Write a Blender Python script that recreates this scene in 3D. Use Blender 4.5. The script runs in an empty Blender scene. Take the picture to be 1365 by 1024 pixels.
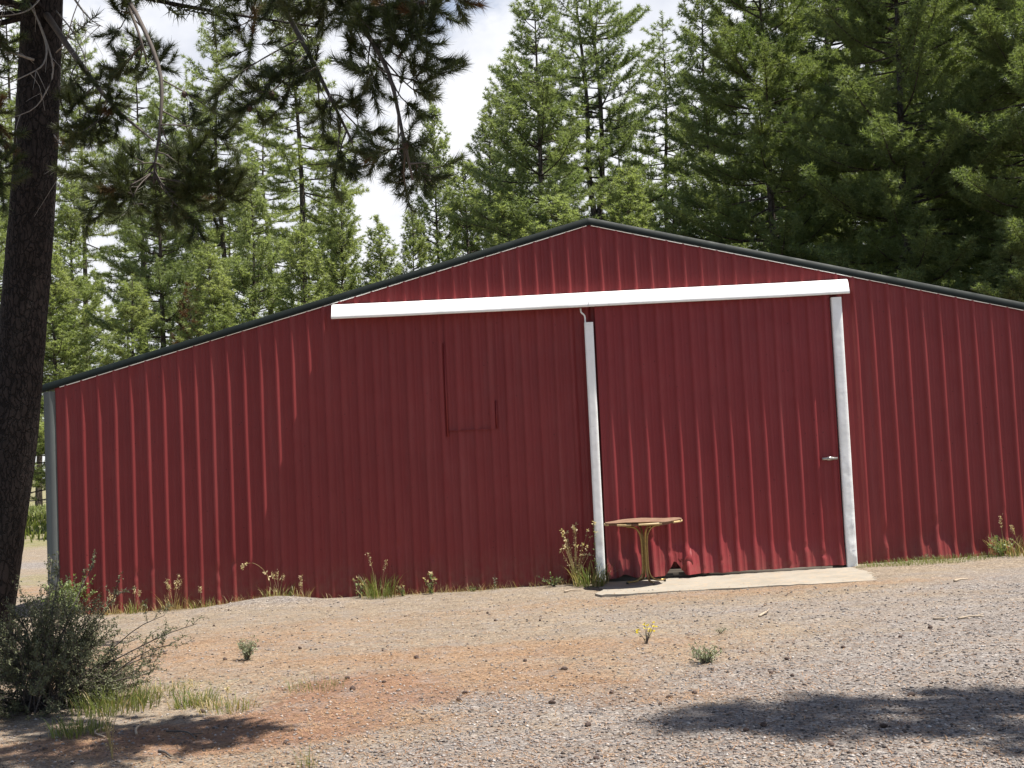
import bpy, math
import numpy as np
from mathutils import Vector
rng = np.random.default_rng(11)
PI = math.pi
scene = bpy.context.scene
COL = scene.collection

# ------------------------------------------------------------------ camera
F_PX, PITCH, ROLL, YAW = 1600.0, 0.057, -0.04583, -0.03308
CAM = np.array([-0.61519, -16.53989, 1.89402])
cp, sp, cyw, syw = math.cos(PITCH), math.sin(PITCH), math.cos(YAW), math.sin(YAW)
FWD = np.array([syw*cp, cyw*cp, sp]); R0 = np.array([cyw, -syw, 0.0]); U0 = np.cross(R0, FWD)
RGT = math.cos(ROLL)*R0 + math.sin(ROLL)*U0
UPV = -math.sin(ROLL)*R0 + math.cos(ROLL)*U0
def at(px, py, depth):
    """world point seen at photo pixel, at a given distance along the view axis"""
    return CAM + depth*(FWD + RGT*(px-682.5)/F_PX - UPV*(py-512)/F_PX)
def ground_at(px, py):
    d = FWD + RGT*(px-682.5)/F_PX - UPV*(py-512)/F_PX
    z = 0.05
    for _ in range(4):
        P = CAM + d*(z-CAM[2])/d[2]; z = gz(P[0], P[1])
    return np.array([P[0], P[1], z])

cam_d = bpy.data.cameras.new('camera'); cam = bpy.data.objects.new('camera', cam_d); COL.objects.link(cam)
cam_d.sensor_width = 36.0; cam_d.lens = 36.0*F_PX/1365.0; cam_d.clip_end = 3000; cam_d.clip_start = 0.1
from mathutils import Matrix
M = Matrix(((RGT[0], UPV[0], -FWD[0], CAM[0]), (RGT[1], UPV[1], -FWD[1], CAM[1]), (RGT[2], UPV[2], -FWD[2], CAM[2]), (0, 0, 0, 1)))
cam.matrix_world = M
scene.camera = cam

# ------------------------------------------------------------------ light
S = np.array([0.350, -0.043, 0.935]); S = S/np.linalg.norm(S)
sun_d = bpy.data.lights.new('sun', 'SUN'); sun_d.energy = 5.0; sun_d.angle = math.radians(0.55); sun_d.color = (1.0, 0.955, 0.88)
sun = bpy.data.objects.new('sun', sun_d); COL.objects.link(sun)
sun.rotation_euler = Vector(S).to_track_quat('Z', 'Y').to_euler(); sun.location = (10, -5, 30)

w = bpy.data.worlds.new('World'); scene.world = w; w.use_nodes = True
nt = w.node_tree; nt.nodes.clear()
def N(nt, typ, **kw):
    n = nt.nodes.new(typ)
    for k, v in kw.items():
        if k.startswith('i_'):
            n.inputs[k[2:].replace('_', ' ')].default_value = v
        else: setattr(n, k, v)
    return n
def L(nt, a, b): nt.links.new(a, b)
def ramp(nt, fac, stops, interp='LINEAR'):
    r = nt.nodes.new('ShaderNodeValToRGB'); r.color_ramp.interpolation = interp
    el = r.color_ramp.elements
    while len(el) < len(stops): el.new(0.5)
    for e, (p, c) in zip(el, stops):
        e.position = p; e.color = (c[0], c[1], c[2], 1) if hasattr(c, '__len__') else (c, c, c, 1)
    if fac is not None: L(nt, fac, r.inputs[0])
    return r.outputs[0]
def mixc(nt, fac, a, b, mode='MIX'):
    m = nt.nodes.new('ShaderNodeMix'); m.data_type = 'RGBA'; m.blend_type = mode
    for sock, v in ((m.inputs[0], fac), (m.inputs[6], a), (m.inputs[7], b)):
        if hasattr(v, 'is_output'): L(nt, v, sock)
        elif hasattr(v, '__len__'): sock.default_value = (v[0], v[1], v[2], 1)
        else: sock.default_value = v
    return m.outputs[2]
def noise(nt, vec, scale, detail=4, rough=0.55, out=0):
    n = N(nt, 'ShaderNodeTexNoise', i_Scale=scale, i_Detail=detail, i_Roughness=rough)
    if vec is not None: L(nt, vec, n.inputs['Vector'])
    return n.outputs[out]
def math_n(nt, op, a, b=0.0):
    m = N(nt, 'ShaderNodeMath', operation=op)
    for s, v in ((m.inputs[0], a), (m.inputs[1], b)):
        if hasattr(v, 'is_output'): L(nt, v, s)
        else: s.default_value = v
    return m.outputs[0]

sky = N(nt, 'ShaderNodeTexSky', sky_type='NISHITA', sun_disc=False)
sky.sun_elevation = math.asin(S[2]); sky.sun_rotation = math.atan2(S[0], S[1]); sky.altitude = 1300
tc = N(nt, 'ShaderNodeTexCoord')
mp = N(nt, 'ShaderNodeMapping'); mp.inputs['Scale'].default_value = (1, 1, 1.5); mp.inputs['Location'].default_value = (0.35, 0.1, 0.2)
L(nt, tc.outputs['Generated'], mp.inputs['Vector'])
cl = noise(nt, mp.outputs[0], 3.2, 8, 0.58)
clf = ramp(nt, cl, [(0.33, 0.0), (0.47, 1.0)])
cl2 = noise(nt, mp.outputs[0], 7.0, 6, 0.6)
ccol = mixc(nt, ramp(nt, cl2, [(0.3, 0.0), (0.65, 1.0)]), (5.1, 5.35, 6.0), (7.3, 7.35, 7.6))
sx_ = N(nt, 'ShaderNodeSeparateXYZ'); L(nt, tc.outputs['Generated'], sx_.inputs[0])
low_ = ramp(nt, sx_.outputs[2], [(.42, 1), (.72, 0.16)]); north = ramp(nt, math_n(nt, 'ADD', math_n(nt, 'MULTIPLY', sx_.outputs[1], .5), .5), [(.46, .06), (.72, 1)])
east_fill = ramp(nt, sx_.outputs[0], [(.50, 0), (.85, .95)])  # unseen eastern cloud bank, added as fill for the right-facing rib flanks
clf = math_n(nt, 'MULTIPLY', clf, math_n(nt, 'MAXIMUM', math_n(nt, 'MULTIPLY', low_, north), east_fill))
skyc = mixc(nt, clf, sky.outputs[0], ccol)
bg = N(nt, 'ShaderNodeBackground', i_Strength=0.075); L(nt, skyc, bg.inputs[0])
wo = N(nt, 'ShaderNodeOutputWorld'); L(nt, bg.outputs[0], wo.inputs[0])

vs = scene.view_settings; vs.view_transform = 'Standard'; vs.look = 'None'; vs.gamma = 1.0; vs.use_curve_mapping = False
vs.exposure = 1.0
scene.render.engine = 'CYCLES'
scene.cycles.max_bounces = 5; scene.cycles.diffuse_bounces = 2; scene.cycles.transparent_max_bounces = 4

# ------------------------------------------------------------------ mesh helpers
def tag(o, label=None, cat=None, group=None, kind=None):
    if label: o['label'] = label
    if cat: o['category'] = cat
    if group: o['group'] = group
    if kind: o['kind'] = kind
    return o
def empty(name, loc, label=None, cat=None, group=None, rz=0):
    o = bpy.data.objects.new(name, None); COL.objects.link(o); o.location = tuple(loc); o.rotation_euler = (0, 0, rz)
    o.empty_display_size = 0.2
    return tag(o, label, cat, group)
def link(name, me, mat, parent=None):
    o = bpy.data.objects.new(name, me); COL.objects.link(o)
    if mat is not None:
        me.materials.clear()
        for m_ in (mat if isinstance(mat, (list, tuple)) else [mat]): me.materials.append(m_)
    if parent is not None: o.parent = parent
    return o
def mesh_arrays(name, V, faces_by_n, smooth=False, attrs=None):
    """V (n,3); faces_by_n: list of int arrays (m,k)"""
    me = bpy.data.meshes.new(name)
    V = np.asarray(V, np.float32)
    fs = [np.asarray(f, np.int32) for f in faces_by_n if len(f)]
    loops = np.concatenate([f.ravel() for f in fs]); tot = np.concatenate([np.full(len(f), f.shape[1], np.int32) for f in fs])
    st = np.concatenate([[0], np.cumsum(tot)[:-1]]).astype(np.int32)
    me.vertices.add(len(V)); me.vertices.foreach_set('co', V.ravel())
    me.loops.add(len(loops)); me.loops.foreach_set('vertex_index', loops)
    me.polygons.add(len(tot)); me.polygons.foreach_set('loop_start', st); me.polygons.foreach_set('loop_total', tot)
    if smooth: me.polygons.foreach_set('use_smooth', np.ones(len(tot), bool))
    if attrs:
        for k, a in attrs.items():
            at_ = me.attributes.new(k, 'FLOAT', 'POINT'); at_.data.foreach_set('value', np.asarray(a, np.float32))
    me.update(calc_edges=True)
    return me
class MB:
    def __init__(s): s.v = []; s.q = []; s.t = []; s.n = 0; s.ng = []
    def add(s, V, q=None, t=None):
        V = np.asarray(V, float).reshape(-1, 3)
        if q is not None and len(q): s.q.append(np.asarray(q)+s.n)
        if t is not None and len(t): s.t.append(np.asarray(t)+s.n)
        s.v.append(V); s.n += len(V)
    def ngon(s, V):
        s.ng.append(np.arange(len(V))[None]+s.n); s.v.append(np.asarray(V, float)); s.n += len(V)
    def box(s, lo, hi):
        x0, y0, z0 = lo; x1, y1, z1 = hi
        s.add([(x0,y0,z0),(x1,y0,z0),(x1,y1,z0),(x0,y1,z0),(x0,y0,z1),(x1,y0,z1),(x1,y1,z1),(x0,y1,z1)],
              [(0,3,2,1),(4,5,6,7),(0,1,5,4),(1,2,6,5),(2,3,7,6),(3,0,4,7)])
    def tube(s, P, r, k=6, cap=True):
        P = np.asarray(P, float); n = len(P); r = np.broadcast_to(np.asarray(r, float), (n,))
        T = np.gradient(P, axis=0); T /= np.linalg.norm(T, axis=1)[:, None]+1e-9
        a = np.array([0.31, 0.17, 0.93]) if abs(T[0, 2]) < 0.9 else np.array([1.0, 0.1, 0])
        A = np.cross(T, a); A /= np.linalg.norm(A, axis=1)[:, None]+1e-9
        B = np.cross(T, A)
        ang = np.arange(k)*2*PI/k
        V = P[:, None] + r[:, None, None]*(np.cos(ang)[None, :, None]*A[:, None]+np.sin(ang)[None, :, None]*B[:, None])
        i = np.arange(n-1)[:, None]*k; j = np.arange(k)[None]; j2 = (j+1) % k
        q = np.stack([i+j, i+j2, i+k+j2, i+k+j], -1).reshape(-1, 4)
        base = s.n
        s.add(V.reshape(-1, 3), q)
        if cap:
            s.ng.append(base+np.arange(k)[::-1][None]); s.ng.append(base+(n-1)*k+np.arange(k)[None])
    def build(s, name, mat, parent=None, smooth=False, attrs=None):
        fl = []
        if s.q: fl.append(np.concatenate(s.q))
        if s.t: fl.append(np.concatenate(s.t))
        byk = {}
        for g in s.ng: byk.setdefault(g.shape[1], []).append(g)
        for g in byk.values(): fl.append(np.concatenate(g))
        return link(name, mesh_arrays(name, np.concatenate(s.v), fl, smooth, attrs), mat, parent)
def hash2(ix, iy, seed):
    h = np.sin(ix*127.1+iy*311.7+seed*74.7)*43758.5453
    return h-np.floor(h)
def vnoise(x, y, seed=0):
    ix, iy = np.floor(x), np.floor(y); fx, fy = x-ix, y-iy
    fx = fx*fx*(3-2*fx); fy = fy*fy*(3-2*fy)
    a, b, c, d = hash2(ix, iy, seed), hash2(ix+1, iy, seed), hash2(ix, iy+1, seed), hash2(ix+1, iy+1, seed)
    return (a*(1-fx)+b*fx)*(1-fy)+(c*(1-fx)+d*fx)*fy
def fbm(x, y, seed=0, o=4):
    s = 0; a = .5
    for i in range(o): s = s+a*vnoise(x*2**i, y*2**i, seed+i*3.3); a *= .5
    return s/(1-.5**o)
def norm(v): return v/(np.linalg.norm(v, axis=-1, keepdims=True)+1e-9)
def curve(P, n=8):
    """smooth path through control points"""
    P = np.asarray(P, float); m = len(P)
    if m == 2: return P[0]+(P[1]-P[0])*np.linspace(0, 1, n)[:, None]
    Q = np.vstack([2*P[0]-P[1], P, 2*P[-1]-P[-2]]); out = []
    for u in np.linspace(0, m-1-1e-6, n):
        i = int(u); t = u-i; p0, p1, p2, p3 = Q[i:i+4]
        out.append(.5*(2*p1+(p2-p0)*t+(2*p0-5*p1+4*p2-p3)*t*t+(3*p1-p0-3*p2+p3)*t**3))
    return np.array(out)

# ------------------------------------------------------------------ ground shape
def gz(x, y):
    x = np.asarray(x, float); y = np.asarray(y, float)
    z = 0.02*(np.clip(x, -9, 9)+4)
    z = z+0.13*np.exp(-(((x+4.5)/0.75)**2+((y+0.42)/0.35)**2))
    z = z+0.05*np.exp(-(((x-5.2)/1.5)**2+((y+0.2)/0.5)**2))
    near = np.exp(-(np.clip(np.hypot(x, y+7)-11, 0, None)/8)**2)
    ap = 1/(1+np.exp(-(np.minimum(np.minimum(x-.02, 3.2-x), y+1.40))*22)); z = z-.05*ap; near = near*(1-ap)
    z = z+near*(0.05*(fbm(x*.6+40, y*.6+40, 1, 3)-.5)+0.022*(fbm(x*3+9, y*3, 2, 3)-.5))
    return z

# ------------------------------------------------------------------ materials
def new_mat(name):
    m = bpy.data.materials.new(name); m.use_nodes = True; nt = m.node_tree; nt.nodes.clear()
    out = N(nt, 'ShaderNodeOutputMaterial'); return m, nt, out
def principled(nt, out, col, rough=.6, metal=0.0, bump=None, bstr=.3, bdist=.01, spec=.5):
    p = N(nt, 'ShaderNodeBsdfPrincipled')
    p.inputs['Specular IOR Level'].default_value = spec
    for nm, v in (('Base Color', col), ('Roughness', rough), ('Metallic', metal)):
        if hasattr(v, 'is_output'): L(nt, v, p.inputs[nm])
        elif hasattr(v, '__len__'): p.inputs[nm].default_value = (v[0], v[1], v[2], 1)
        else: p.inputs[nm].default_value = v
    if bump is not None:
        b = N(nt, 'ShaderNodeBump', i_Strength=bstr, i_Distance=bdist); L(nt, bump, b.inputs['Height']); L(nt, b.outputs[0], p.inputs['Normal'])
    L(nt, p.outputs[0], out.inputs[0]); return p
def objc(nt): return N(nt, 'ShaderNodeTexCoord').outputs['Object']
def scaled(nt, vec, s):
    m = N(nt, 'ShaderNodeMapping'); m.inputs['Scale'].default_value = s; L(nt, vec, m.inputs['Vector']); return m.outputs[0]

def metal_paint(name, c1, c2, rough=.42, dirt=(.22, .13, .09), streak=.28):
    m, nt, out = new_mat(name); v = objc(nt)
    n1 = noise(nt, v, 0.9, 5, .6); n2 = noise(nt, scaled(nt, v, (14, 14, .7)), 1.0, 4, .6)
    c = mixc(nt, ramp(nt, n1, [(.3, 0), (.7, 1)]), c1, c2)
    c = mixc(nt, math_n(nt, 'MULTIPLY', ramp(nt, n2, [(.5, 0), (.8, 1)]), streak), c, [x*1.25+.012 for x in c1])
    n5 = noise(nt, scaled(nt, v, (5, 5, .35)), 1.0, 5, .65)
    c = mixc(nt, ramp(nt, n5, [(.52, 0), (.72, .35)]), c, [c2[0]*1.12+.015, c2[1]*1.7+.012, c2[2]*1.6+.012])
    # splash-back dust low on the sheet, scuffs and spots
    sx = N(nt, 'ShaderNodeSeparateXYZ'); L(nt, v, sx.inputs[0])
    low = ramp(nt, math_n(nt, 'ADD', sx.outputs[2], math_n(nt, 'MULTIPLY', n1, .5)), [(.22, 1), (.85, 0)])
    d3 = noise(nt, v, 9, 5, .65)
    c = mixc(nt, math_n(nt, 'MULTIPLY', low, ramp(nt, d3, [(.35, 0), (.75, .55)])), c, dirt)
    spots = N(nt, 'ShaderNodeTexVoronoi', i_Scale=7.0); L(nt, v, spots.inputs['Vector'])
    c = mixc(nt, ramp(nt, spots.outputs['Distance'], [(.04, .8), (.07, 0)]), c, [x*.35 for x in c1])
    r = ramp(nt, noise(nt, v, 5, 4), [(.3, rough-.08), (.7, rough+.12)])
    principled(nt, out, c, r, 0, bump=noise(nt, v, 2.2, 3), bstr=.25, bdist=.01, spec=.25)
    return m
M_RED = metal_paint('red_painted_sheet_metal', (.190, .0265, .0270), (.228, .0335, .0335))
M_REDDOOR = metal_paint('red_painted_door_metal', (.200, .0255, .0280), (.236, .032, .0345))
M_GREEN = metal_paint('dark_green_trim_metal', (.004, .008, .007), (.007, .012, .010), .6, streak=.1)
M_GREY = metal_paint('grey_trim_metal', (.10, .11, .108), (.125, .135, .13), .5, streak=.3)
def white_paint():
    m, nt, out = new_mat('white_painted_trim'); v = objc(nt)
    n1 = noise(nt, v, 3, 5, .6); n2 = noise(nt, scaled(nt, v, (3, 3, 12)), 2, 4, .6)
    c = mixc(nt, ramp(nt, n1, [(.45, 0), (.75, 1)]), (.90, .90, .88), (.76, .76, .73))
    c = mixc(nt, ramp(nt, n2, [(.62, 0), (.75, .5)]), c, (.5, .48, .43))
    principled(nt, out, c, .45, 0, bump=noise(nt, v, 9, 3), bstr=.35, bdist=.012)
    return m
M_WHITE = white_paint()
def wood(name, c1, c2, rough=.8, sc=(40, 40, 2)):
    m, nt, out = new_mat(name); v = objc(nt)
    n = noise(nt, scaled(nt, v, sc), 1, 5, .6)
    c = mixc(nt, ramp(nt, n, [(.3, 0), (.7, 1)]), c1, c2)
    principled(nt, out, c, rough, 0, bump=n, bstr=.4, bdist=.01); return m
M_SILL = wood('weathered_sill_wood', (.05, .038, .028), (.12, .10, .08), sc=(2, 40, 40))
M_STICK = wood('bleached_stick_wood', (.42, .34, .25), (.30, .23, .16))
M_TWIG = wood('dark_twig_wood', (.055, .042, .035), (.10, .08, .065))
M_DEAD = wood('grey_dead_wood', (.17, .15, .13), (.27, .245, .22))
def bark(name, c1, c2, sc):
    m, nt, out = new_mat(name); v = objc(nt)
    vo = N(nt, 'ShaderNodeTexVoronoi', i_Scale=sc, feature='DISTANCE_TO_EDGE')
    wv = N(nt, 'ShaderNodeVectorMath', operation='ADD'); L(nt, scaled(nt, v, (1, 1, .28)), wv.inputs[0])
    nz = noise(nt, v, 6, 4, .6, out=1); ms = N(nt, 'ShaderNodeVectorMath', operation='SCALE'); L(nt, nz, ms.inputs[0]); ms.inputs['Scale'].default_value = .12
    L(nt, ms.outputs[0], wv.inputs[1]); L(nt, wv.outputs[0], vo.inputs['Vector'])
    pl = ramp(nt, vo.outputs['Distance'], [(0, 0), (.12, 1)])
    n = noise(nt, v, 12, 5, .65)
    c = mixc(nt, ramp(nt, n, [(.3, 0), (.7, 1)]), c1, c2)
    c = mixc(nt, pl, [x*.72 for x in c1], c)
    h = math_n(nt, 'ADD', pl, math_n(nt, 'MULTIPLY', n, .5))
    principled(nt, out, c, .9, 0, bump=h, bstr=.9, bdist=.03, spec=.2); return m
M_BARK = bark('dark_pine_bark', (.016, .013, .012), (.038, .029, .026), 26)
M_BARK2 = bark('grey_brown_pine_bark', (.07, .055, .045), (.13, .105, .09), 9)
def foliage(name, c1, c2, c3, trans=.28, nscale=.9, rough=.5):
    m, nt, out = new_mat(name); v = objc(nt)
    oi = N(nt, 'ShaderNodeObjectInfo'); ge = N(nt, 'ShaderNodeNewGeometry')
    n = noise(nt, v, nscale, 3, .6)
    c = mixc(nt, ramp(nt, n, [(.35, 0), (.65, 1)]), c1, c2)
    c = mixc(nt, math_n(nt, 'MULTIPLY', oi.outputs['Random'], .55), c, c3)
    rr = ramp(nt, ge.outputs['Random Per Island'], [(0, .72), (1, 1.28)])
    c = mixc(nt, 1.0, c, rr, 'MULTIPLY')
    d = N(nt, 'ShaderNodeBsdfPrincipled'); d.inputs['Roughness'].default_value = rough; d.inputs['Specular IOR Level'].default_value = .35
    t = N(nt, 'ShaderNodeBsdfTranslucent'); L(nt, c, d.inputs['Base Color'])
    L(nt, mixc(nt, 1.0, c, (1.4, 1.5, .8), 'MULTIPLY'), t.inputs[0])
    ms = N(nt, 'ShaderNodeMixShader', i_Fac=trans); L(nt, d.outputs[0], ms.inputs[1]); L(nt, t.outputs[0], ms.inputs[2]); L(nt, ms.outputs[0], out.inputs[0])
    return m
M_NDARK = foliage('dark_green_needles', (.130, .168, .062), (.195, .225, .088), (.15, .185, .075), trans=.42)
M_NMID = foliage('mid_green_needles', (.165, .205, .085), (.225, .255, .115), (.19, .23, .11), trans=.40)
M_NLIGHT = foliage('yellow_green_needles', (.215, .255, .105), (.285, .310, .140), (.24, .28, .14), trans=.45)
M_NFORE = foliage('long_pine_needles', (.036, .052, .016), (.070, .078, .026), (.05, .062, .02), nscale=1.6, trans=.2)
M_NBROWN = foliage('rust_brown_needles', (.13, .06, .022), (.10, .065, .025), (.12, .07, .03), nscale=2, trans=.15)
M_SHRUB = foliage('grey_green_shrub_leaves', (.080, .086, .042), (.125, .130, .070), (.105, .11, .055), nscale=3, trans=.12, rough=.7)
M_SAGE = foliage('pale_sage_leaves', (.20, .22, .13), (.26, .27, .17), (.22, .23, .14), nscale=8, trans=.2, rough=.7)
M_GRASS = foliage('green_grass_blades', (.115, .155, .035), (.19, .20, .065), (.15, .17, .05), nscale=4, trans=.35)
M_DRY = foliage('dry_straw_blades', (.40, .31, .15), (.30, .22, .10), (.36, .29, .15), nscale=6, trans=.3)
M_LITTER = foliage('fallen_needle_litter', (.34, .21, .115), (.22, .115, .06), (.30, .2, .1), nscale=1.5, trans=0.0, rough=.8)
M_WEED = foliage('leafy_weed_leaves', (.14, .19, .06), (.20, .23, .10), (.17, .2, .08), nscale=8, trans=.3)
M_YELLOW = foliage('yellow_petals', (.75, .58, .03), (.75, .62, .05), (.7, .55, .04), nscale=8, trans=.3)
M_CREAM = foliage('cream_seed_heads', (.55, .46, .27), (.42, .33, .18), (.5, .4, .25), nscale=8, trans=.3)
def simple(name, c1, c2, sc=20, rough=.6, metal=0, bstr=.3):
    m, nt, out = new_mat(name); v = objc(nt); n = noise(nt, v, sc, 5, .6)
    principled(nt, out, mixc(nt, ramp(nt, n, [(.3, 0), (.7, 1)]), c1, c2), rough, metal, bump=n, bstr=bstr, bdist=.004); return m
M_CONE = simple('pine_cone_brown', (.03, .018, .014), (.085, .05, .036), 60, .85)
M_GOLD = simple('worn_gold_tube', (.36, .25, .085), (.22, .145, .06), 25, .35, .55, .15)
M_TOP = simple('weathered_laminate', (.15, .08, .05), (.27, .17, .11), 9, .55)
M_EDGE = simple('yellowed_edge_band', (.62, .47, .24), (.48, .34, .16), 14, .5)
M_UNDER = simple('brown_board_underside', (.12, .055, .035), (.18, .09, .06), 12, .8)
M_STEEL = simple('dull_steel', (.45, .43, .40), (.30, .28, .26), 40, .35, .8, .1)
M_DARK = simple('dark_interior', (.02, .018, .016), (.03, .027, .024), 10, .9)
def concrete():
    m, nt, out = new_mat('tan_concrete'); v = objc(nt)  # the slab's own tan colour, blotched and specked
    n = noise(nt, v, 2.2, 6, .65); n2 = noise(nt, v, 70, 3, .7); n3 = noise(nt, v, 11, 5, .7)
    c = mixc(nt, ramp(nt, n, [(.3, 0), (.7, 1)]), (.23, .205, .165), (.315, .285, .24))
    c = mixc(nt, ramp(nt, n2, [(.52, 0), (.72, .7)]), c, (.24, .20, .16))
    c = mixc(nt, ramp(nt, n3, [(.5, 0), (.7, .6)]), c, (.40, .29, .19))
    principled(nt, out, c, .9, 0, bump=math_n(nt, 'ADD', n2, n3), bstr=.4, bdist=.006, spec=.2); return m
M_CONC = concrete()
def stone():
    m, nt, out = new_mat('gravel_stones'); ge = N(nt, 'ShaderNodeNewGeometry')
    c = ramp(nt, ge.outputs['Random Per Island'], [(0, (.045, .035, .03)), (.22, (.12, .105, .10)), (.45, (.23, .205, .19)), (.68, (.30, .27, .25)), (.86, (.26, .175, .12)), (1, (.46, .43, .40))])
    principled(nt, out, c, .85, 0, spec=.25); return m
M_STONE = stone()
def ground_mat():
    m, nt, out = new_mat('gravel_and_needle_litter'); v = objc(nt)
    def A(n_): return N(nt, 'ShaderNodeAttribute', attribute_name=n_).outputs['Fac']
    fine = noise(nt, v, 38, 5, .75); mid = noise(nt, v, 5, 6, .65); big = noise(nt, v, 1.1, 5, .6)
    vo = N(nt, 'ShaderNodeTexVoronoi', i_Scale=34.0); L(nt, v, vo.inputs['Vector'])
    sep = N(nt, 'ShaderNodeSeparateColor'); L(nt, vo.outputs['Color'], sep.inputs[0])
    vo2 = N(nt, 'ShaderNodeTexVoronoi', i_Scale=75.0); L(nt, v, vo2.inputs['Vector'])
    sep2 = N(nt, 'ShaderNodeSeparateColor'); L(nt, vo2.outputs['Color'], sep2.inputs[0])
    tan = mixc(nt, ramp(nt, mid, [(.3, 0), (.7, 1)]), (.38, .31, .225), (.27, .215, .16))
    grey = ramp(nt, sep.outputs[0], [(0, (.13, .115, .115)), (.35, (.27, .24, .225)), (.7, (.37, .335, .31)), (1, (.52, .48, .44))])
    grey2 = ramp(nt, sep2.outputs[1], [(0, (.13, .11, .10)), (.5, (.31, .27, .245)), (1, (.46, .42, .385))])
    grey = mixc(nt, .5, grey, grey2)
    gf = ramp(nt, math_n(nt, 'ADD', A('grey'), math_n(nt, 'MULTIPLY', math_n(nt, 'SUBTRACT', mid, .5), 1.1)), [(.25, .15), (.95, .95)])
    c = mixc(nt, gf, tan, grey)
    orange = mixc(nt, ramp(nt, fine, [(.35, 0), (.65, 1)]), (.27, .155, .09), (.44, .30, .19))
    lf = ramp(nt, math_n(nt, 'ADD', A('litter'), math_n(nt, 'MULTIPLY', math_n(nt, 'SUBTRACT', noise(nt, v, 9, 6, .72), .5), 1.5)), [(.36, 0), (.85, .85)])
    c = mixc(nt, lf, c, orange)
    rf = ramp(nt, math_n(nt, 'ADD', A('rust'), math_n(nt, 'MULTIPLY', math_n(nt, 'SUBTRACT', mid, .5), 1.0)), [(.35, 0), (.75, .85)])
    c = mixc(nt, rf, c, mixc(nt, ramp(nt, fine, [(.3, 0), (.7, 1)]), (.19, .10, .068), (.36, .21, .145)))
    grs = mixc(nt, ramp(nt, mid, [(.35, 0), (.65, 1)]), (.17, .20, .06), (.30, .29, .12))
    c = mixc(nt, ramp(nt, math_n(nt, 'ADD', A('grass'), math_n(nt, 'SUBTRACT', mid, .5)), [(.3, 0), (.7, .9)]), c, grs)
    bands = noise(nt, scaled(nt, v, (.45, 2.1, 1)), 1.6, 6, .68)
    c = mixc(nt, ramp(nt, bands, [(.42, 0), (.62, .75)]), c, mixc(nt, ramp(nt, fine, [(.35, 0), (.65, 1)]), (.29, .21, .145), (.40, .325, .24)))
    c = mixc(nt, ramp(nt, noise(nt, scaled(nt, v, (.6, 2.6, 1)), 2.3, 5, .65), [(.50, 0), (.66, .5)]), c, mixc(nt, 1.0, c, (.70, .68, .67), 'MULTIPLY'))
    c = mixc(nt, math_n(nt, 'MULTIPLY', rf, .75), c, mixc(nt, ramp(nt, fine, [(.3, 0), (.7, 1)]), (.19, .095, .062), (.38, .215, .145)))
    c = mixc(nt, math_n(nt, 'MULTIPLY', lf, .40), c, orange)
    gz_ = ramp(nt, math_n(nt, 'ADD', A('grey'), math_n(nt, 'MULTIPLY', math_n(nt, 'SUBTRACT', mid, .5), .9)), [(.45, 0), (1.05, .6)])
    c = mixc(nt, gz_, c, mixc(nt, 1.0, grey, (.88, .89, .91), 'MULTIPLY'))
    # grain of single stones through every zone
    gr = ramp(nt, sep.outputs[2], [(0, (.50, .48, .47)), (.25, (.80, .79, .78)), (.7, (1.06, 1.06, 1.06)), (1, (1.42, 1.44, 1.46))])
    c = mixc(nt, .62, c, gr, 'MULTIPLY')
    gr2 = ramp(nt, sep2.outputs[2], [(0, (.55, .54, .53)), (.4, (.95, .95, .95)), (1, (1.35, 1.36, 1.38))])
    c = mixc(nt, .6, c, gr2, 'MULTIPLY')
    c = mixc(nt, ramp(nt, math_n(nt, 'MULTIPLY', ramp(nt, noise(nt, v, 3.2, 6, .7), [(.48, 0), (.66, 1)]), 1.0), [(0, 0), (1, .55)]), c, grey)
    # specks: scattered dark cinders and pale chips
    vs_ = N(nt, 'ShaderNodeTexVoronoi', i_Scale=15.0); L(nt, v, vs_.inputs['Vector'])
    c = mixc(nt, ramp(nt, vs_.outputs['Distance'], [(.08, .6), (.13, 0)]), c, (.10, .08, .07))
    c = mixc(nt, ramp(nt, fine, [(.56, 0), (.74, .55)]), c, (.10, .08, .07))
    c = mixc(nt, ramp(nt, fine, [(.25, .35), (.40, 0)]), c, (.62, .56, .48))
    c = mixc(nt, ramp(nt, big, [(.35, 0), (.7, .35)]), c, mixc(nt, 1.0, c, (.78, .76, .74), 'MULTIPLY'))
    c = mixc(nt, 1.0, c, (.74, .735, .725), 'MULTIPLY')
    h = math_n(nt, 'ADD', math_n(nt, 'MULTIPLY', fine, 1.0), math_n(nt, 'MULTIPLY', vo.outputs['Distance'], -.8))
    principled(nt, out, c, .95, 0, bump=h, bstr=.8, bdist=.02, spec=.15); return m
M_GROUND = ground_mat()

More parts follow.
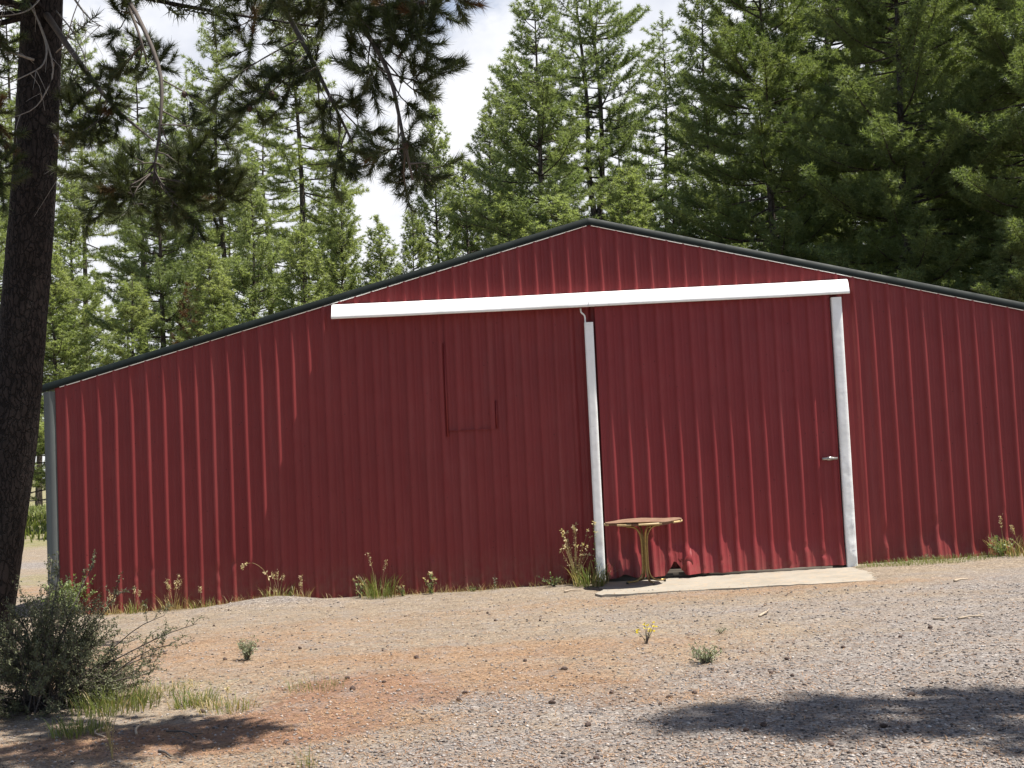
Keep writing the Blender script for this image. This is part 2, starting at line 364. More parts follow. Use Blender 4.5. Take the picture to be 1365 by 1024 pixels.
# ------------------------------------------------------------------ ground
def axis(lo, hi, step, far, n):
    d = np.arange(lo, hi+1e-6, step); g = np.geomspace(.12, 1, n)**2.2
    a = lo-(far)*((np.geomspace(1, far, n)-1)/(far-1))[::-1][:-1] if True else None
    b = hi+(far)*((np.geomspace(1, far, n)-1)/(far-1))[1:]
    return np.concatenate([a, d, b])
gx = axis(-9, 7, .07, 500, 34); gy = axis(-11, 1.2, .07, 500, 34)
GX, GY = np.meshgrid(gx, gy)
def blob(x, y, cx, cy, rx, ry, a=0):
    dx, dy = x-cx, y-cy; c, s = math.cos(a), math.sin(a); u, v_ = (c*dx+s*dy)/rx, (-s*dx+c*dy)/ry
    return np.exp(-(u*u+v_*v_))
def zones(x, y):
    wob = fbm(x*.7+3, y*1.1+8, 21, 4)-.5
    litter = .62*np.exp(-((y+5.6+.12*x+1.3*wob)/1.25)**2)*(1/(1+np.exp((x-1.4)*1.6)))
    litter += .55*np.exp(-((y+2.4)/.8)**2)*np.exp(-((x+1.0)/4.5)**4)*.8
    litter += .5*np.exp(-((y+1.9)/.35)**2)*np.exp(-((x-2)/3)**4)
    litter += .6*blob(x, y, -4.5, -3.6, 2.2, 1.0)+.35*blob(x, y, -3.6, -9.3, 2.5, .8)
    for (px, py, rx, ry) in ((620, 905, .9, .5), (760, 915, .8, .45), (560, 960, .5, .3), (900, 930, .8, .3), (640, 870, 1.4, .35)):
        P = ground_at(px, py); litter += .65*blob(x, y, P[0], P[1], rx, ry)
    rust = 0
    for (px, py, rx, ry) in ((480, 915, .75, .75), (330, 975, .9, .5), (420, 955, .5, .6), (160, 990, 1.0, .4), (560, 930, .35, .3)):
        P = ground_at(px, py); rust = rust+1.05*blob(x, y, P[0], P[1], rx, ry)
    grey = 1/(1+np.exp(-(x*.95-1.1+(-y-5.5)*.85+3*wob)*1.6))
    grey = grey*(1/(1+np.exp((y+1.9)*5)))+.75*blob(x, y, -4.6, -.55, 1.6, .35)+.7*blob(x, y, 5.5, -1.6, 2.5, .5)
    grey += .55*blob(x, y, .8, -3.4, 2.2, .9)+.5*blob(x, y, -3.6, -4.2, 1.6, .35)+.5*blob(x, y, -1.2, -7.6, .8, .35)
    far = 1/(1+np.exp(-(y-3)*2))
    fgrass = 1/(1+np.exp(-(y-16+2*wob)*.8))+.55*np.exp(-((y-6)/1.8)**2)
    grass = far*np.clip(fgrass, 0, 1)+.55*blob(x, y, 4.3, -.35, 1.1, .28)+.3*blob(x, y, -6.2, -.6, 1.6, .5)
    P = ground_at(230, 915); grass = grass+.5*blob(x, y, P[0], P[1], .9, .35)
    road = np.exp(-((y-9.6)/1.3)**4)
    grey = np.where(y > 3, road*1.2, grey); litter = np.where(y > 3, .9*np.exp(-((y-3.5)/1.6)**2), litter)
    return litter, rust, grey, grass
zl, zr, zg, zs = zones(GX, GY)
ny, nx = GX.shape
ii = np.arange(ny-1)[:, None]*nx+np.arange(nx-1)[None]
quads = np.stack([ii, ii+1, ii+nx+1, ii+nx], -1).reshape(-1, 4)
me = mesh_arrays('ground', np.stack([GX, GY, gz(GX, GY)], -1).reshape(-1, 3), [quads], True,
                 dict(litter=zl.ravel(), rust=zr.ravel(), grey=zg.ravel(), grass=zs.ravel()))
tag(link('ground', me, M_GROUND), kind='structure')

def visible_ground_points(n, pymin=790, pymax=1060, depth_pow=1.0, pxr=(-80, 1445)):
    px = rng.uniform(*pxr, n); py = pymin+(pymax-pymin)*rng.random(n)**depth_pow
    d = FWD[None]+RGT[None]*((px-682.5)/F_PX)[:, None]-UPV[None]*((py-512)/F_PX)[:, None]
    t = (0.06-CAM[2])/d[:, 2]; P = CAM+d*t[:, None]
    P[:, 2] = gz(P[:, 0], P[:, 1]); return P
def apron_mask(P):
    on = (P[:, 0] > -.16) & (P[:, 0] < 3.40) & (P[:, 1] > -1.62-.06*P[:, 0]/3)
    P[on, 2] = .02*(P[on, 0]+4)+.008
    return ~on | (rng.random(len(P)) < .6*np.exp(-(P[:, 1]+1.6)/.35)+.05)
# loose stones
P = visible_ground_points(60000); P = P[(P[:, 1] < -.12) & apron_mask(P)]
zl_, zr_, zg_, zs_ = zones(P[:, 0], P[:, 1]); keep = rng.random(len(P)) < .38+.62*np.clip(zg_, 0, 1); P = P[keep]
r = .0042+.012*rng.random(len(P))**4
oct_v = np.array([(1, 0, 0), (-1, 0, 0), (0, 1, 0), (0, -1, 0), (0, 0, 1), (0, 0, -1)], float)
oct_f = np.array([(0, 2, 4), (2, 1, 4), (1, 3, 4), (3, 0, 4), (2, 0, 5), (1, 2, 5), (3, 1, 5), (0, 3, 5)])
an = rng.random(len(P))*2*PI; ov = oct_v[None]*rng.uniform(.6, 1.25, (len(P), 6, 1))
ox = ov[..., 0]*np.cos(an)[:, None]-ov[..., 1]*np.sin(an)[:, None]; oy = ov[..., 0]*np.sin(an)[:, None]+ov[..., 1]*np.cos(an)[:, None]
V = np.stack([ox*1.2, oy, ov[..., 2]*.7], -1)*r[:, None, None]+P[:, None]+np.array([0, 0, 1])*(r*.25)[:, None, None]
Fc = (oct_f[None]+(np.arange(len(P))*6)[:, None, None]).reshape(-1, 3)
tag(link('gravel', mesh_arrays('gravel', V.reshape(-1, 3), [Fc]), M_STONE), 'loose grey and tan gravel stones scattered over the yard', 'gravel', kind='stuff')
# fallen needles
def strips(P, ang, length, width, lift):
    d = np.stack([np.cos(ang), np.sin(ang), np.zeros_like(ang)], -1); n_ = np.stack([-d[:, 1], d[:, 0], d[:, 2]], -1)
    a = P-d*length[:, None]/2; b = P+d*length[:, None]/2
    a[:, 2] += lift; b[:, 2] = b[:, 2]+lift+rng.uniform(0, .02, len(P))
    V = np.stack([a-n_*width, a+n_*width, b], 1).reshape(-1, 3)
    return V, np.arange(len(P)*3).reshape(-1, 3)
P = visible_ground_points(80000, 780); P = P[(P[:, 1] < -.1) & apron_mask(P)]
zl_, zr_, zg_, zs_ = zones(P[:, 0], P[:, 1]); P = P[rng.random(len(P)) < np.clip(.14+zl_*.9+zr_, 0, 1)]
V, Fc = strips(P, rng.random(len(P))*2*PI, rng.uniform(.05, .13, len(P)), .0022, .004)
tag(link('needle_litter', mesh_arrays('needle_litter', V, [Fc]), M_LITTER), 'orange brown fallen pine needles strewn over the gravel yard', 'needle litter', kind='stuff')

# ------------------------------------------------------------------ barn
HW, SLOPE, DEPTH = 7.68, 0.253, 12.0
def roof_z(x): return 4.985-SLOPE*np.abs(x)
barn = empty('barn', (0, 0, 0), 'long red ribbed metal barn with low gable and white sliding door track', 'barn')
RIB = .2286; X0 = -7.398; X0 = X0-math.floor((X0+HW)/RIB)*RIB
def rib_columns(x0, x1, phase):
    prof = [(-.044, 0), (-.038, .002), (-.016, .036), (-.012, .0375), (.008, .0375), (.014, .036), (.046, .0025), (.051, 0), (.085, 0), (.092, .004), (.099, 0), (.130, 0), (.137, .004), (.144, 0)]
    xs, hs = [x0], [0.0]
    k0 = math.floor((x0-phase)/RIB)-1
    for k in range(k0, k0+int((x1-x0)/RIB)+4):
        for dx, h in prof:
            x = phase+k*RIB+dx
            if x0+.002 < x < x1-.002: xs.append(x); hs.append(h)
    xs.append(x1); hs.append(0.0); return np.array(xs), np.array(hs)
def ribbed(x0, x1, phase, zb, zt, y, nz, bulge=None, thick=.0, seed=0):
    xs, hs = rib_columns(x0, x1, phase)
    zb_, zt_ = (zb(xs) if callable(zb) else np.full_like(xs, zb)), (zt(xs) if callable(zt) else np.full_like(xs, zt))
    # denser rows near the bottom, where the sheet is dented
    f = np.linspace(0, 1, nz)**1.7
    Z = zb_[None]+(zt_-zb_)[None]*f[:, None]; X = np.broadcast_to(xs, Z.shape).copy()
    ribid = np.round((xs-phase)/RIB)
    X += .0022*np.sin(Z*1.7+ribid*2.1)+.004*(vnoise(ribid[None]*3.7+0*Z, Z*1.1+5, seed)-.5)
    kn = vnoise(ribid[None]*5.3+0*Z, Z*9, seed+4); kink = np.clip(kn-.80, 0, 1)*np.exp(-((Z-.55)/.5)**2)
    X += kink*.08*np.sign(vnoise(ribid[None]*2.2+0*Z, Z*4, seed+9)-.5)
    h = hs[None]*(1-.9*np.clip(kink*4, 0, 1))
    Y = y-h+.006*(fbm(X*.9+30, Z*.7+3, seed+2, 3)-.5)
    if bulge is not None: Y -= bulge(X, Z)
    n, mcol = Z.shape; i = np.arange(n-1)[:, None]*mcol+np.arange(mcol-1)[None]
    q = np.stack([i, i+1, i+mcol+1, i+mcol], -1).reshape(-1, 4)
    b = MB(); b.add(np.stack([X, Y, Z], -1).reshape(-1, 3), q)
    return b
def wall_bulge(X, Z):
    # bottoms of the sheets on the right kicked outwards, one wave per panel
    ribf = (X-X0)/RIB; amp = np.clip((X-3.75)/.5, 0, 1)*(.5+.9*vnoise(np.floor(ribf)*3.1, 0*X, 5))
    zt = .34+.22*vnoise(ribf*.9, 0*X, 6)
    k = np.clip(zt-Z, 0, .6)
    left = .35*np.clip(.35-Z, 0, .4)*vnoise(ribf*.8+50, 0*X, 8)*(X < -.2)
    return amp*k*.13*(1+.5*vnoise(ribf*1.7, 0*X, 7))+left*.06
wall = ribbed(-HW+.12, HW, X0, lambda x: gz(x, 0*x-.03)-.10, lambda x: roof_z(x)+.01, 0.0, 46, wall_bulge, seed=1)
# the doorway behind the sliding door stays a closed sheet
wall.build('front_wall', M_RED, barn, smooth=False)
b = MB(); b.box((-HW, .14, -.3), (-HW+.03, DEPTH, roof_z(HW)-.02)); b.build('side_wall', M_RED, barn)
b = MB(); b.box((HW-.03, .14, -.3), (HW, DEPTH, roof_z(HW)-.02)); b.build('side_wall', M_RED, barn)
b = MB(); b.add([(-HW, DEPTH+.01, -.3), (HW, DEPTH+.01, -.3), (HW, DEPTH+.01, roof_z(HW)), (0, DEPTH+.01, roof_z(0)), (-HW, DEPTH+.01, roof_z(HW))]); b.q.append(np.array([(0, 2, 3, 4)])); b.t.append(np.array([(0, 1, 2)])); b.build('back_wall', M_RED, barn)
rb = MB()
for s in (-1, 1):
    xe = s*(HW+.10)
    z0, z1 = roof_z(0)+.095, roof_z(HW+.10)+.095
    A_ = [(0, -.032, z0), (xe, -.032, z1), (xe, DEPTH+.2, z1), (0, DEPTH+.2, z0)]
    Bv = [(x, y, z-.03) for x, y, z in A_]
    rb.add(A_+Bv, [(0, 1, 2, 3), (7, 6, 5, 4), (0, 4, 5, 1), (1, 5, 6, 2), (2, 6, 7, 3), (3, 7, 4, 0)])
rb.build('roof', M_GREEN, barn)
for s in (-1, 1):
    # rake trim: folded fascia, a step proud at its lower lip
    n = 40; xs = np.linspace(0, s*(HW+.10), n)
    wob = .004*(vnoise(xs*1.3+20, 0*xs, 3)-.5)
    prof = [(-.036, .110), (-.046, .106), (-.048, .018), (-.042, .006), (-.029, .004), (-.029, .098)]
    V = np.array([[(x, y+wb, roof_z(x)+z) for y, z in prof] for x, wb in zip(xs, wob)]); k = len(prof)
    i = np.arange(n-1)[:, None]*k+np.arange(k)[None]; j = np.arange(n-1)[:, None]*k+(np.arange(k)[None]+1) % k
    q = np.stack([i, j, j+k, i+k], -1).reshape(-1, 4)
    b = MB(); b.add(V.reshape(-1, 3), q); e0 = V[-1]; b.ngon(e0)
    b.build('rake_trim', M_GREEN, barn)
    b = MB()
    # pale flashing lip showing under the trim, slightly ragged
    xs2 = np.linspace(.03*s, s*(HW-.2), 90); rg = .006*vnoise(xs2*2.5, 0*xs2, 12)+.002
    V = np.array([[(x, -.034, roof_z(x)-r_), (x, -.0395, roof_z(x)+.0055)] for x, r_ in zip(xs2, rg)])
    i = np.arange(89)[:, None]*2; q = np.concatenate([i, i+1, i+3, i+2], 1); b.add(V.reshape(-1, 3), q)
    b.build('trim_flashing', M_WHITE, barn)
# corner trim
b = MB(); zt = roof_z(HW)+.0
b.add([(-HW-.03, -.034, -.25), (-HW+.10, -.034, -.25), (-HW+.125, -.004, -.25), (-HW+.125, .03, -.25), (-HW-.03, .16, -.25),
       (-HW-.03, -.034, zt), (-HW+.10, -.034, zt), (-HW+.125, -.004, zt), (-HW+.125, .03, zt), (-HW-.03, .16, zt)],
      [(0, 1, 6, 5), (1, 2, 7, 6), (2, 3, 8, 7), (3, 4, 9, 8), (4, 0, 5, 9)]); b.build('corner_trim', M_GREY, barn)
# door track cover: two lapped lengths, sloping top
def track(x0, x1, dy, dz, seed):
    n = 30; xs = np.linspace(x0, x1, n)
    prof = [(-.012, 4.055), (-.10, 4.045), (-.135, 4.03), (-.212, 3.872), (-.214, 3.840), (-.206, 3.834), (-.196, 3.836), (-.190, 3.86), (-.10, 3.90), (-.012, 3.90)]
    k = len(prof)
    V = []
    for x in xs:
        wy = .010*(vnoise(np.array(x*1.4), np.array(0.), seed)-.5); wz = .012*(vnoise(np.array(x*.8), np.array(3.), seed)-.5)
        V.append([(x, y+dy+wy*(y < -.15), z+dz+wz-.001*x) for y, z in prof])
    V = np.array(V); i = np.arange(n-1)[:, None]*k+np.arange(k)[None]; j = np.arange(n-1)[:, None]*k+(np.arange(k)[None]+1) % k
    b = MB(); b.add(V.reshape(-1, 3), np.stack([i, j, j+k, i+k], -1).reshape(-1, 4)); b.ngon(V[0][::-1]); b.ngon(V[-1]); return b
track(-3.60, 0.02, 0, 0, 2).build('door_track_cover', M_WHITE, barn)
track(-.06, 3.475, -.006, .004, 5).build('door_track_cover', M_WHITE, barn)
# sliding door
DX0, DX1, DY = .02, 3.22, -.115
def door_bulge(X, Z):
    ribf = (X-.18)/RIB; cell = np.floor(ribf)
    zt = .48+.22*vnoise(ribf*1.3, 0*X, 31)-.10*np.clip((X-1.7)/1.5, 0, 1)
    k = np.clip(zt-Z, 0, .5)
    out = k*(.10+.11*vnoise(ribf*.55, 0*X, 32))
    # buckled seam near the table and the torn corner beside it
    tear = np.exp(-((X-1.13)/.13)**2)*np.clip(.55-Z, 0, 1)*.22
    c2 = np.exp(-((X-.82)/.05)**2)*np.clip(.40-Z, 0, 1)*.18
    return out+tear-c2*.3+.010*np.sin(ribf*2*PI)*k*2
def door_bottom(x):
    z = .135+.018*x+.012*vnoise(x*3.1, 0*x, 41)-.01
    z = z+.20*np.clip(1-np.abs(x-.93)/.13, 0, 1)+.05*np.clip(1-np.abs(x-.25)/.12, 0, 1)
    return z
dr = ribbed(DX0, DX1, .18, door_bottom, 3.84, DY, 60, door_bulge, seed=7)
door = dr.build('sliding_door', M_REDDOOR, barn)
b = MB(); fa = np.array([(1.15, DY-.055, .50), (1.175, DY-.12, .19), (1.00, DY-.15, .215), (1.06, DY-.095, .36)]); b.add(np.vstack([fa, fa+np.array([.002, .004, .002])]), [(0, 3, 2, 1), (4, 5, 6, 7), (0, 1, 5, 4), (1, 2, 6, 5), (2, 3, 7, 6), (3, 0, 4, 7)])
o_ = b.build('torn_flap', M_REDDOOR, door); o_['label'] = 'torn corner of sheet metal bent outwards'
b = MB(); b.box((2.985, DY-.055, 1.600), (3.19, DY-.030, 1.632)); b.box((3.00, DY-.030, 1.606), (3.02, DY-.0, 1.626)); b.box((3.155, DY-.030, 1.606), (3.175, DY-.0, 1.626))
b.box((3.05, DY-.062, 1.594), (3.12, DY-.056, 1.640)); b.build('door_latch', M_STEEL, door)
b = MB(); b.box((DX0+.02, DY+.02, .02), (DX1-.02, DY+.06, .22)); b.build('door_sill', M_SILL, barn); b = MB(); b.box((DX0, DY+.005, 0.05), (.9, DY+.018, .165)); b.build('bottom_rail', M_SILL, barn); b = MB(); b.box((.98, DY-.012, .06), (3.2, DY+.012, .175)); b.build('bottom_rail', M_SILL, barn)
b = MB(); b.box((DX0+.02, DY+.012, 3.80), (DX1-.02, DY+.05, 3.90)); b.build('top_rail', M_SILL, barn)
# jambs: a flat board with a folded side, slightly crumpled
def jamb(x0, x1, z0, z1, yf, yb, seed, crump):
    n = 70; zs = np.linspace(z0, z1, n); V = []
    for z in zs:
        c = crump*np.clip((1.9-z)/1.9, 0, 1)
        d = c*(vnoise(np.array(z*9.), np.array(1.), seed)-.5); d2 = c*(vnoise(np.array(z*13.), np.array(5.), seed)-.5); e = .02*c/.03*(vnoise(np.array(z*3.), np.array(9.), seed)-.5) if crump else 0
        xm = (x0+x1)/2
        V.append([(x0, yb, z), (x0+e*.3, yf+.004, z), (x0+.015, yf+d*.5, z), (xm-.02, yf+d, z), (xm+.02, yf+d2, z), (x1-.012, yf+d2*.5, z), (x1+e*.4, yf+.008, z), (x1+.004, yb, z)])
    V = np.array(V); k = 8; i = np.arange(n-1)[:, None]*k+np.arange(k)[None]; j = np.arange(n-1)[:, None]*k+(np.arange(k)[None]+1) % k
    b = MB(); b.add(V.reshape(-1, 3), np.stack([i, j, j+k, i+k], -1).reshape(-1, 4)); b.ngon(V[0][::-1]); b.ngon(V[-1]); return b
jamb(-.130, -.010, .10, 3.625, DY-.055, -.004, 3, .012).build('door_jamb', M_WHITE, barn)
jamb(3.236, 3.372, .11, 3.80, DY-.055, -.004, 4, .035).build('door_jamb', M_WHITE, barn)
b = MB(); P_ = curve([(-.17, -.10, 3.83), (-.165, -.12, 3.77), (-.12, -.12, 3.72), (-.115, -.10, 3.62)], 10); b.tube(P_, .012, 6); b.build('trim_scrap', M_WHITE, barn)
# lapped patch sheet in the bay left of the door
pt = ribbed(-2.065, -1.405, X0, 2.235, 3.86, -.016, 24, seed=9); pt.build('wall_patch', M_RED, barn)
pb = MB(); pb.box((-2.084, -.032, 2.15), (-2.068, -.002, 3.45)); pb.build('patch_edge', M_RED, barn); pb = MB(); pb.box((-2.066, -.050, 2.226), (-1.403, -.030, 2.234)); pb.build('patch_edge', M_RED, barn); pb = MB(); pb.box((-1.402, -.030, 2.235), (-1.388, -.002, 2.62)); pb.build('patch_edge', M_RED, barn)

# apron slab
A0 = [(-.16, -1.52), (1.5, -1.66), (3.20, -1.74), (3.33, -.9), (3.46, .0), (-.02, .0)]
b = MB(); zt = lambda x, y: gz(x, -1.4)+.035 if y < -.5 else .125+.012*x
top = [(x, y, float(.02*(x+4)+.008)) for x, y in A0]
edge = []
for a_, c_ in zip(top, top[1:]+top[:1]):
    for t in np.linspace(0, 1, 14)[:-1]:
        p = np.array(a_)+(np.array(c_)-np.array(a_))*t; jt = .10*(rng.random(2)-.5); p[:2] += jt*(p[1] < -.3); edge.append(p)
edge = np.array(edge); edge[:, 1] = np.minimum(edge[:, 1], .0)
b.ngon(edge); lo = edge.copy(); lo[:, 2] -= .3; lo[:, :2] += (lo[:, :2]-lo[:, :2].mean(0))*.01
k = len(edge); base = b.n; b.add(np.vstack([edge, lo]), [(i, i+k, (i+1) % k+k, (i+1) % k) for i in range(k)])
tag(b.build('concrete_apron', M_CONC), kind='structure')
APZ = lambda x: .02*(x+4)+.022

# ------------------------------------------------------------------ table
tb = empty('pedestal_table', (.50, -.62, APZ(.5)), 'weathered round brown table on gold tube pedestal in front of sliding door', 'table')
def octa(r, rot, zc, th, tilt, seed, name, mat, rim=None, parent=tb):
    n = 48; an = np.arange(n)*2*PI/n
    k = 8; loc = ((an-rot) % (2*PI/k))-PI/k; rad = r*math.cos(PI/k)/np.cos(loc); rad = .75*rad+.25*r*.965
    x, y = rad*np.cos(an), rad*np.sin(an)*.86
    z = zc+tilt*x+.012*(vnoise(an*1.9, 0*an, seed)-.5)*2
    b = MB(); t = np.stack([x, y, z], -1); l = np.stack([x*.985, y*.985, z-th], -1)
    b.ngon(t); b.ngon(l[::-1]); base = b.n; b.add(np.vstack([t, l]), [(i, i+n, (i+1) % n+n, (i+1) % n) for i in range(n)])
    return b.build(name, mat, parent)
top_o = octa(.535, PI/8, .815, .012, .016, 1, 'tabletop', M_TOP)
octa(.50, PI/8, .797, .026, .005, 2, 'top_board', M_UNDER)
for a0, a1 in ((-2.35, -1.95), (-1.75, -1.15), (-.75, -.15), (2.6, 3.5)):
    b = MB(); an = np.linspace(a0, a1, 10); ro, ri = .522, .50; V = []
    for a in an:
        for r_, z in ((ro, .775), (ro, .799), (ri, .799), (ri, .775)): V.append((r_*math.cos(a)*.985, r_*math.sin(a)*.86, z+.012*math.cos(a)*.5))
    i = np.arange(9)[:, None]*4+np.arange(4)[None]; j = np.arange(9)[:, None]*4+(np.arange(4)[None]+1) % 4
    b.add(V, np.stack([i, j, j+4, i+4], -1).reshape(-1, 4)); b.ngon(V[:4]); b.ngon(V[-4:][::-1]); b.build('edge_band', M_EDGE, tb)
for q_ in range(4):
    a = q_*PI/2+.30
    ca, sa = math.cos(a), math.sin(a); pr = [(.235, .742), (.15, .735), (.085, .69), (.045, .60), (.036, .45), (.036, .25), (.048, .13), (.085, .06), (.15, .028), (.27, .022)]
    b = MB(); b.tube(curve([(r_*ca, r_*sa, z) for r_, z in pr], 28), .0145, 8); tl = b.build('pedestal_tube', M_GOLD, tb, smooth=True)
    b = MB(); b.tube([(.262*ca, .262*sa, -.002), (.262*ca, .262*sa, .026)], .016, 8); b.build('foot', M_DARK, tl)
b = MB(); b.box((-.27, -.05, .744), (.25, .05, .766)); b.build('top_bracket', M_GOLD, tb)

# ------------------------------------------------------------------ trees
def tuft_mesh(P, D, ln, wd, n, spread=.75, up=0.0):
    """needle tufts: P (N,3) roots, D (N,3) axis; n needles each, one thin triangle per needle"""
    N_ = len(P); P = np.repeat(P, n, 0); D = np.repeat(D, n, 0); m = len(P)
    rnd = norm(rng.normal(size=(m, 3))); d = norm(D*(1-spread*.45)+rnd*spread+np.array([0, 0, up]))
    l = ln*rng.uniform(.65, 1.15, m); s = norm(np.cross(d, rng.normal(size=(m, 3))))*(wd*rng.uniform(.7, 1.3, m))[:, None]
    a = P+d*(l*.05)[:, None]; tip = P+d*l[:, None]
    V = np.stack([a-s, a+s, tip], 1).reshape(-1, 3)
    return V
def pine_geometry(seed, H, R, z0f, prof='cone', dens=1.0, elev=(-.15, .7), nneed=9, ln=.15, wd=.011, whorl=.42, leaders=1, dead=0.3, r0=None, gap=.0, base_dead=True, up=.35):
    """returns wood MB and needle vertices of one pine"""
    g = np.random.default_rng(seed); wood = MB(); TP, TD = [], []
    r0 = r0 or H*.0085+.02
    lead_x = [0.0] if leaders == 1 else [-.22, .24]
    fork = H*.50 if leaders > 1 else 0
    trunks = []
    for li, lx in enumerate(lead_x):
        zs = np.linspace(-.2 if li == 0 else fork-1.0, H*(1-.06*li), 22)
        bend = .15*np.sin(zs*.35+seed)+.08*np.sin(zs*.9+seed*2)
        off = lx*np.clip((zs-fork+1)/2.0, 0, 1) if leaders > 1 else 0*zs
        T = np.stack([off+bend*.6, .12*np.sin(zs*.3+seed*3), zs], -1)
        wood.tube(T, np.clip(r0*(1-zs/H*.97)*(1 if leaders == 1 or True else .8), .012, None)*(1+.25*np.exp(-np.clip(zs, 0, 9)*2)), 8); trunks.append((zs, T))
    def trunk_pt(z, li):
        zs, T = trunks[li]; return np.array([np.interp(z, zs, T[:, k]) for k in range(3)])
    z = z0f*H if not base_dead else .12*H
    while z < H-.15:
        li = int(g.integers(len(lead_x))) if z > fork else 0
        u = (z-z0f*H)/(H*(1-z0f))
        if u < 0:
            # dead bare limbs below the crown
            for _ in range(int(g.poisson(dead*3))):
                a = g.random()*2*PI; Ld = g.uniform(.5, 1.0)*R*.55; c = trunk_pt(z, li)
                d = np.array([math.cos(a), math.sin(a), g.uniform(-.25, .15)])
                pp = curve([c, c+d*Ld*.5, c+d*Ld+np.array([0, 0, g.uniform(-.3, .25)])], 5); wood.tube(pp, np.linspace(.022, .006, 5), 4, False)
                for _ in range(3):
                    t = g.integers(1, 4); wood.tube([pp[t], pp[t]+norm(g.normal(size=3)+d)*g.uniform(.2, .5)], [.007, .003], 3, False)
            z += whorl*g.uniform(.8, 1.3); continue
        if prof == 'cone': f = (1-u)**.78*min(1, .55+u*3)
        elif prof == 'round': f = math.sin(PI*min(1, (u*.86+.14)))**.7
        else: f = (1-u)**.55*min(1, .45+u*2.2)
        nb = max(3, int(round(5*dens*g.uniform(.75, 1.25)))) if u < .93 else 3
        a0 = g.random()*2*PI
        for b_ in range(nb):
            if g.random() < gap: continue
            a = a0+b_*2*PI/nb+g.normal()*.35; Lb = R*f*g.uniform(.45, 1.28)+.18
            el = elev[0]+(elev[1]-elev[0])*u+g.normal()*.10
            c = trunk_pt(z+g.normal()*.10, li); hd = np.array([math.cos(a), math.sin(a), 0])
            sag = -.10*Lb*(1-u)
            tipz = math.sin(el)*Lb; p1 = c+hd*Lb*.5+np.array([0, 0, tipz*.4+sag]); p2 = c+hd*Lb*math.cos(el)+np.array([0, 0, tipz+sag*.3+.10*Lb])
            n = 7; pp = curve([c, p1, p2], n); rb_ = .010+.011*Lb
            wood.tube(pp, np.linspace(rb_, .004, n), 4, False)
            # side twigs with tufts
            nt_ = max(2, int(Lb*5.6*dens)); side = np.array([-hd[1], hd[0], 0])
            for k in range(nt_):
                t = .25+.75*(k+g.random())/nt_; q = pp[min(n-1, int(t*(n-1)))]+(pp[min(n-1, int(t*(n-1))+1)]-pp[min(n-1, int(t*(n-1)))])*((t*(n-1)) % 1)
                sg = 1 if k % 2 else -1; Lt = (.16+.42*Lb*(1-t)*.8)*g.uniform(.6, 1.3)
                dv = norm(hd*.75+side*sg*g.uniform(.35, 1.1)+np.array([0, 0, g.uniform(-.05, .55)*up*2]))
                m = max(2, int(Lt/.085)); ts = (np.arange(m)+.6)/m
                pts_ = q+dv*Lt*ts[:, None]+np.array([0, 0, 1])*(up*.35*Lt*ts**2)[:, None]
                TP.append(pts_); TD.append(np.broadcast_to(norm(dv+np.array([0, 0, up*.8])), pts_.shape))
                if Lt > .45 and g.random() < .5: wood.tube([q, pts_[-1]], [.006, .003], 3, False)
            # shoot tip
            ts = np.linspace(.72, 1.0, max(2, int(Lb*2.5))); pt_ = np.array([np.interp(ts, np.linspace(0, 1, n), pp[:, k]) for k in range(3)]).T
            TP.append(pt_); TD.append(np.broadcast_to(norm(pp[-1]-pp[-2]+np.array([0, 0, .1])), pt_.shape))
        z += whorl*(1-.35*u)*g.uniform(.75, 1.25)
    # leader tip
    for li in range(len(lead_x)):
        zs, T = trunks[li]; tp = T[-1]+np.array([0, 0, 1])*np.linspace(-.5, .15, 8)[:, None]; TP.append(tp); TD.append(np.broadcast_to(np.array([0, 0, 1.]), tp.shape))
    TP = np.concatenate(TP); TD = np.concatenate(TD)
    return wood, tuft_mesh(TP, TD, ln, wd, nneed, .85), len(TP)
PROTO = {}
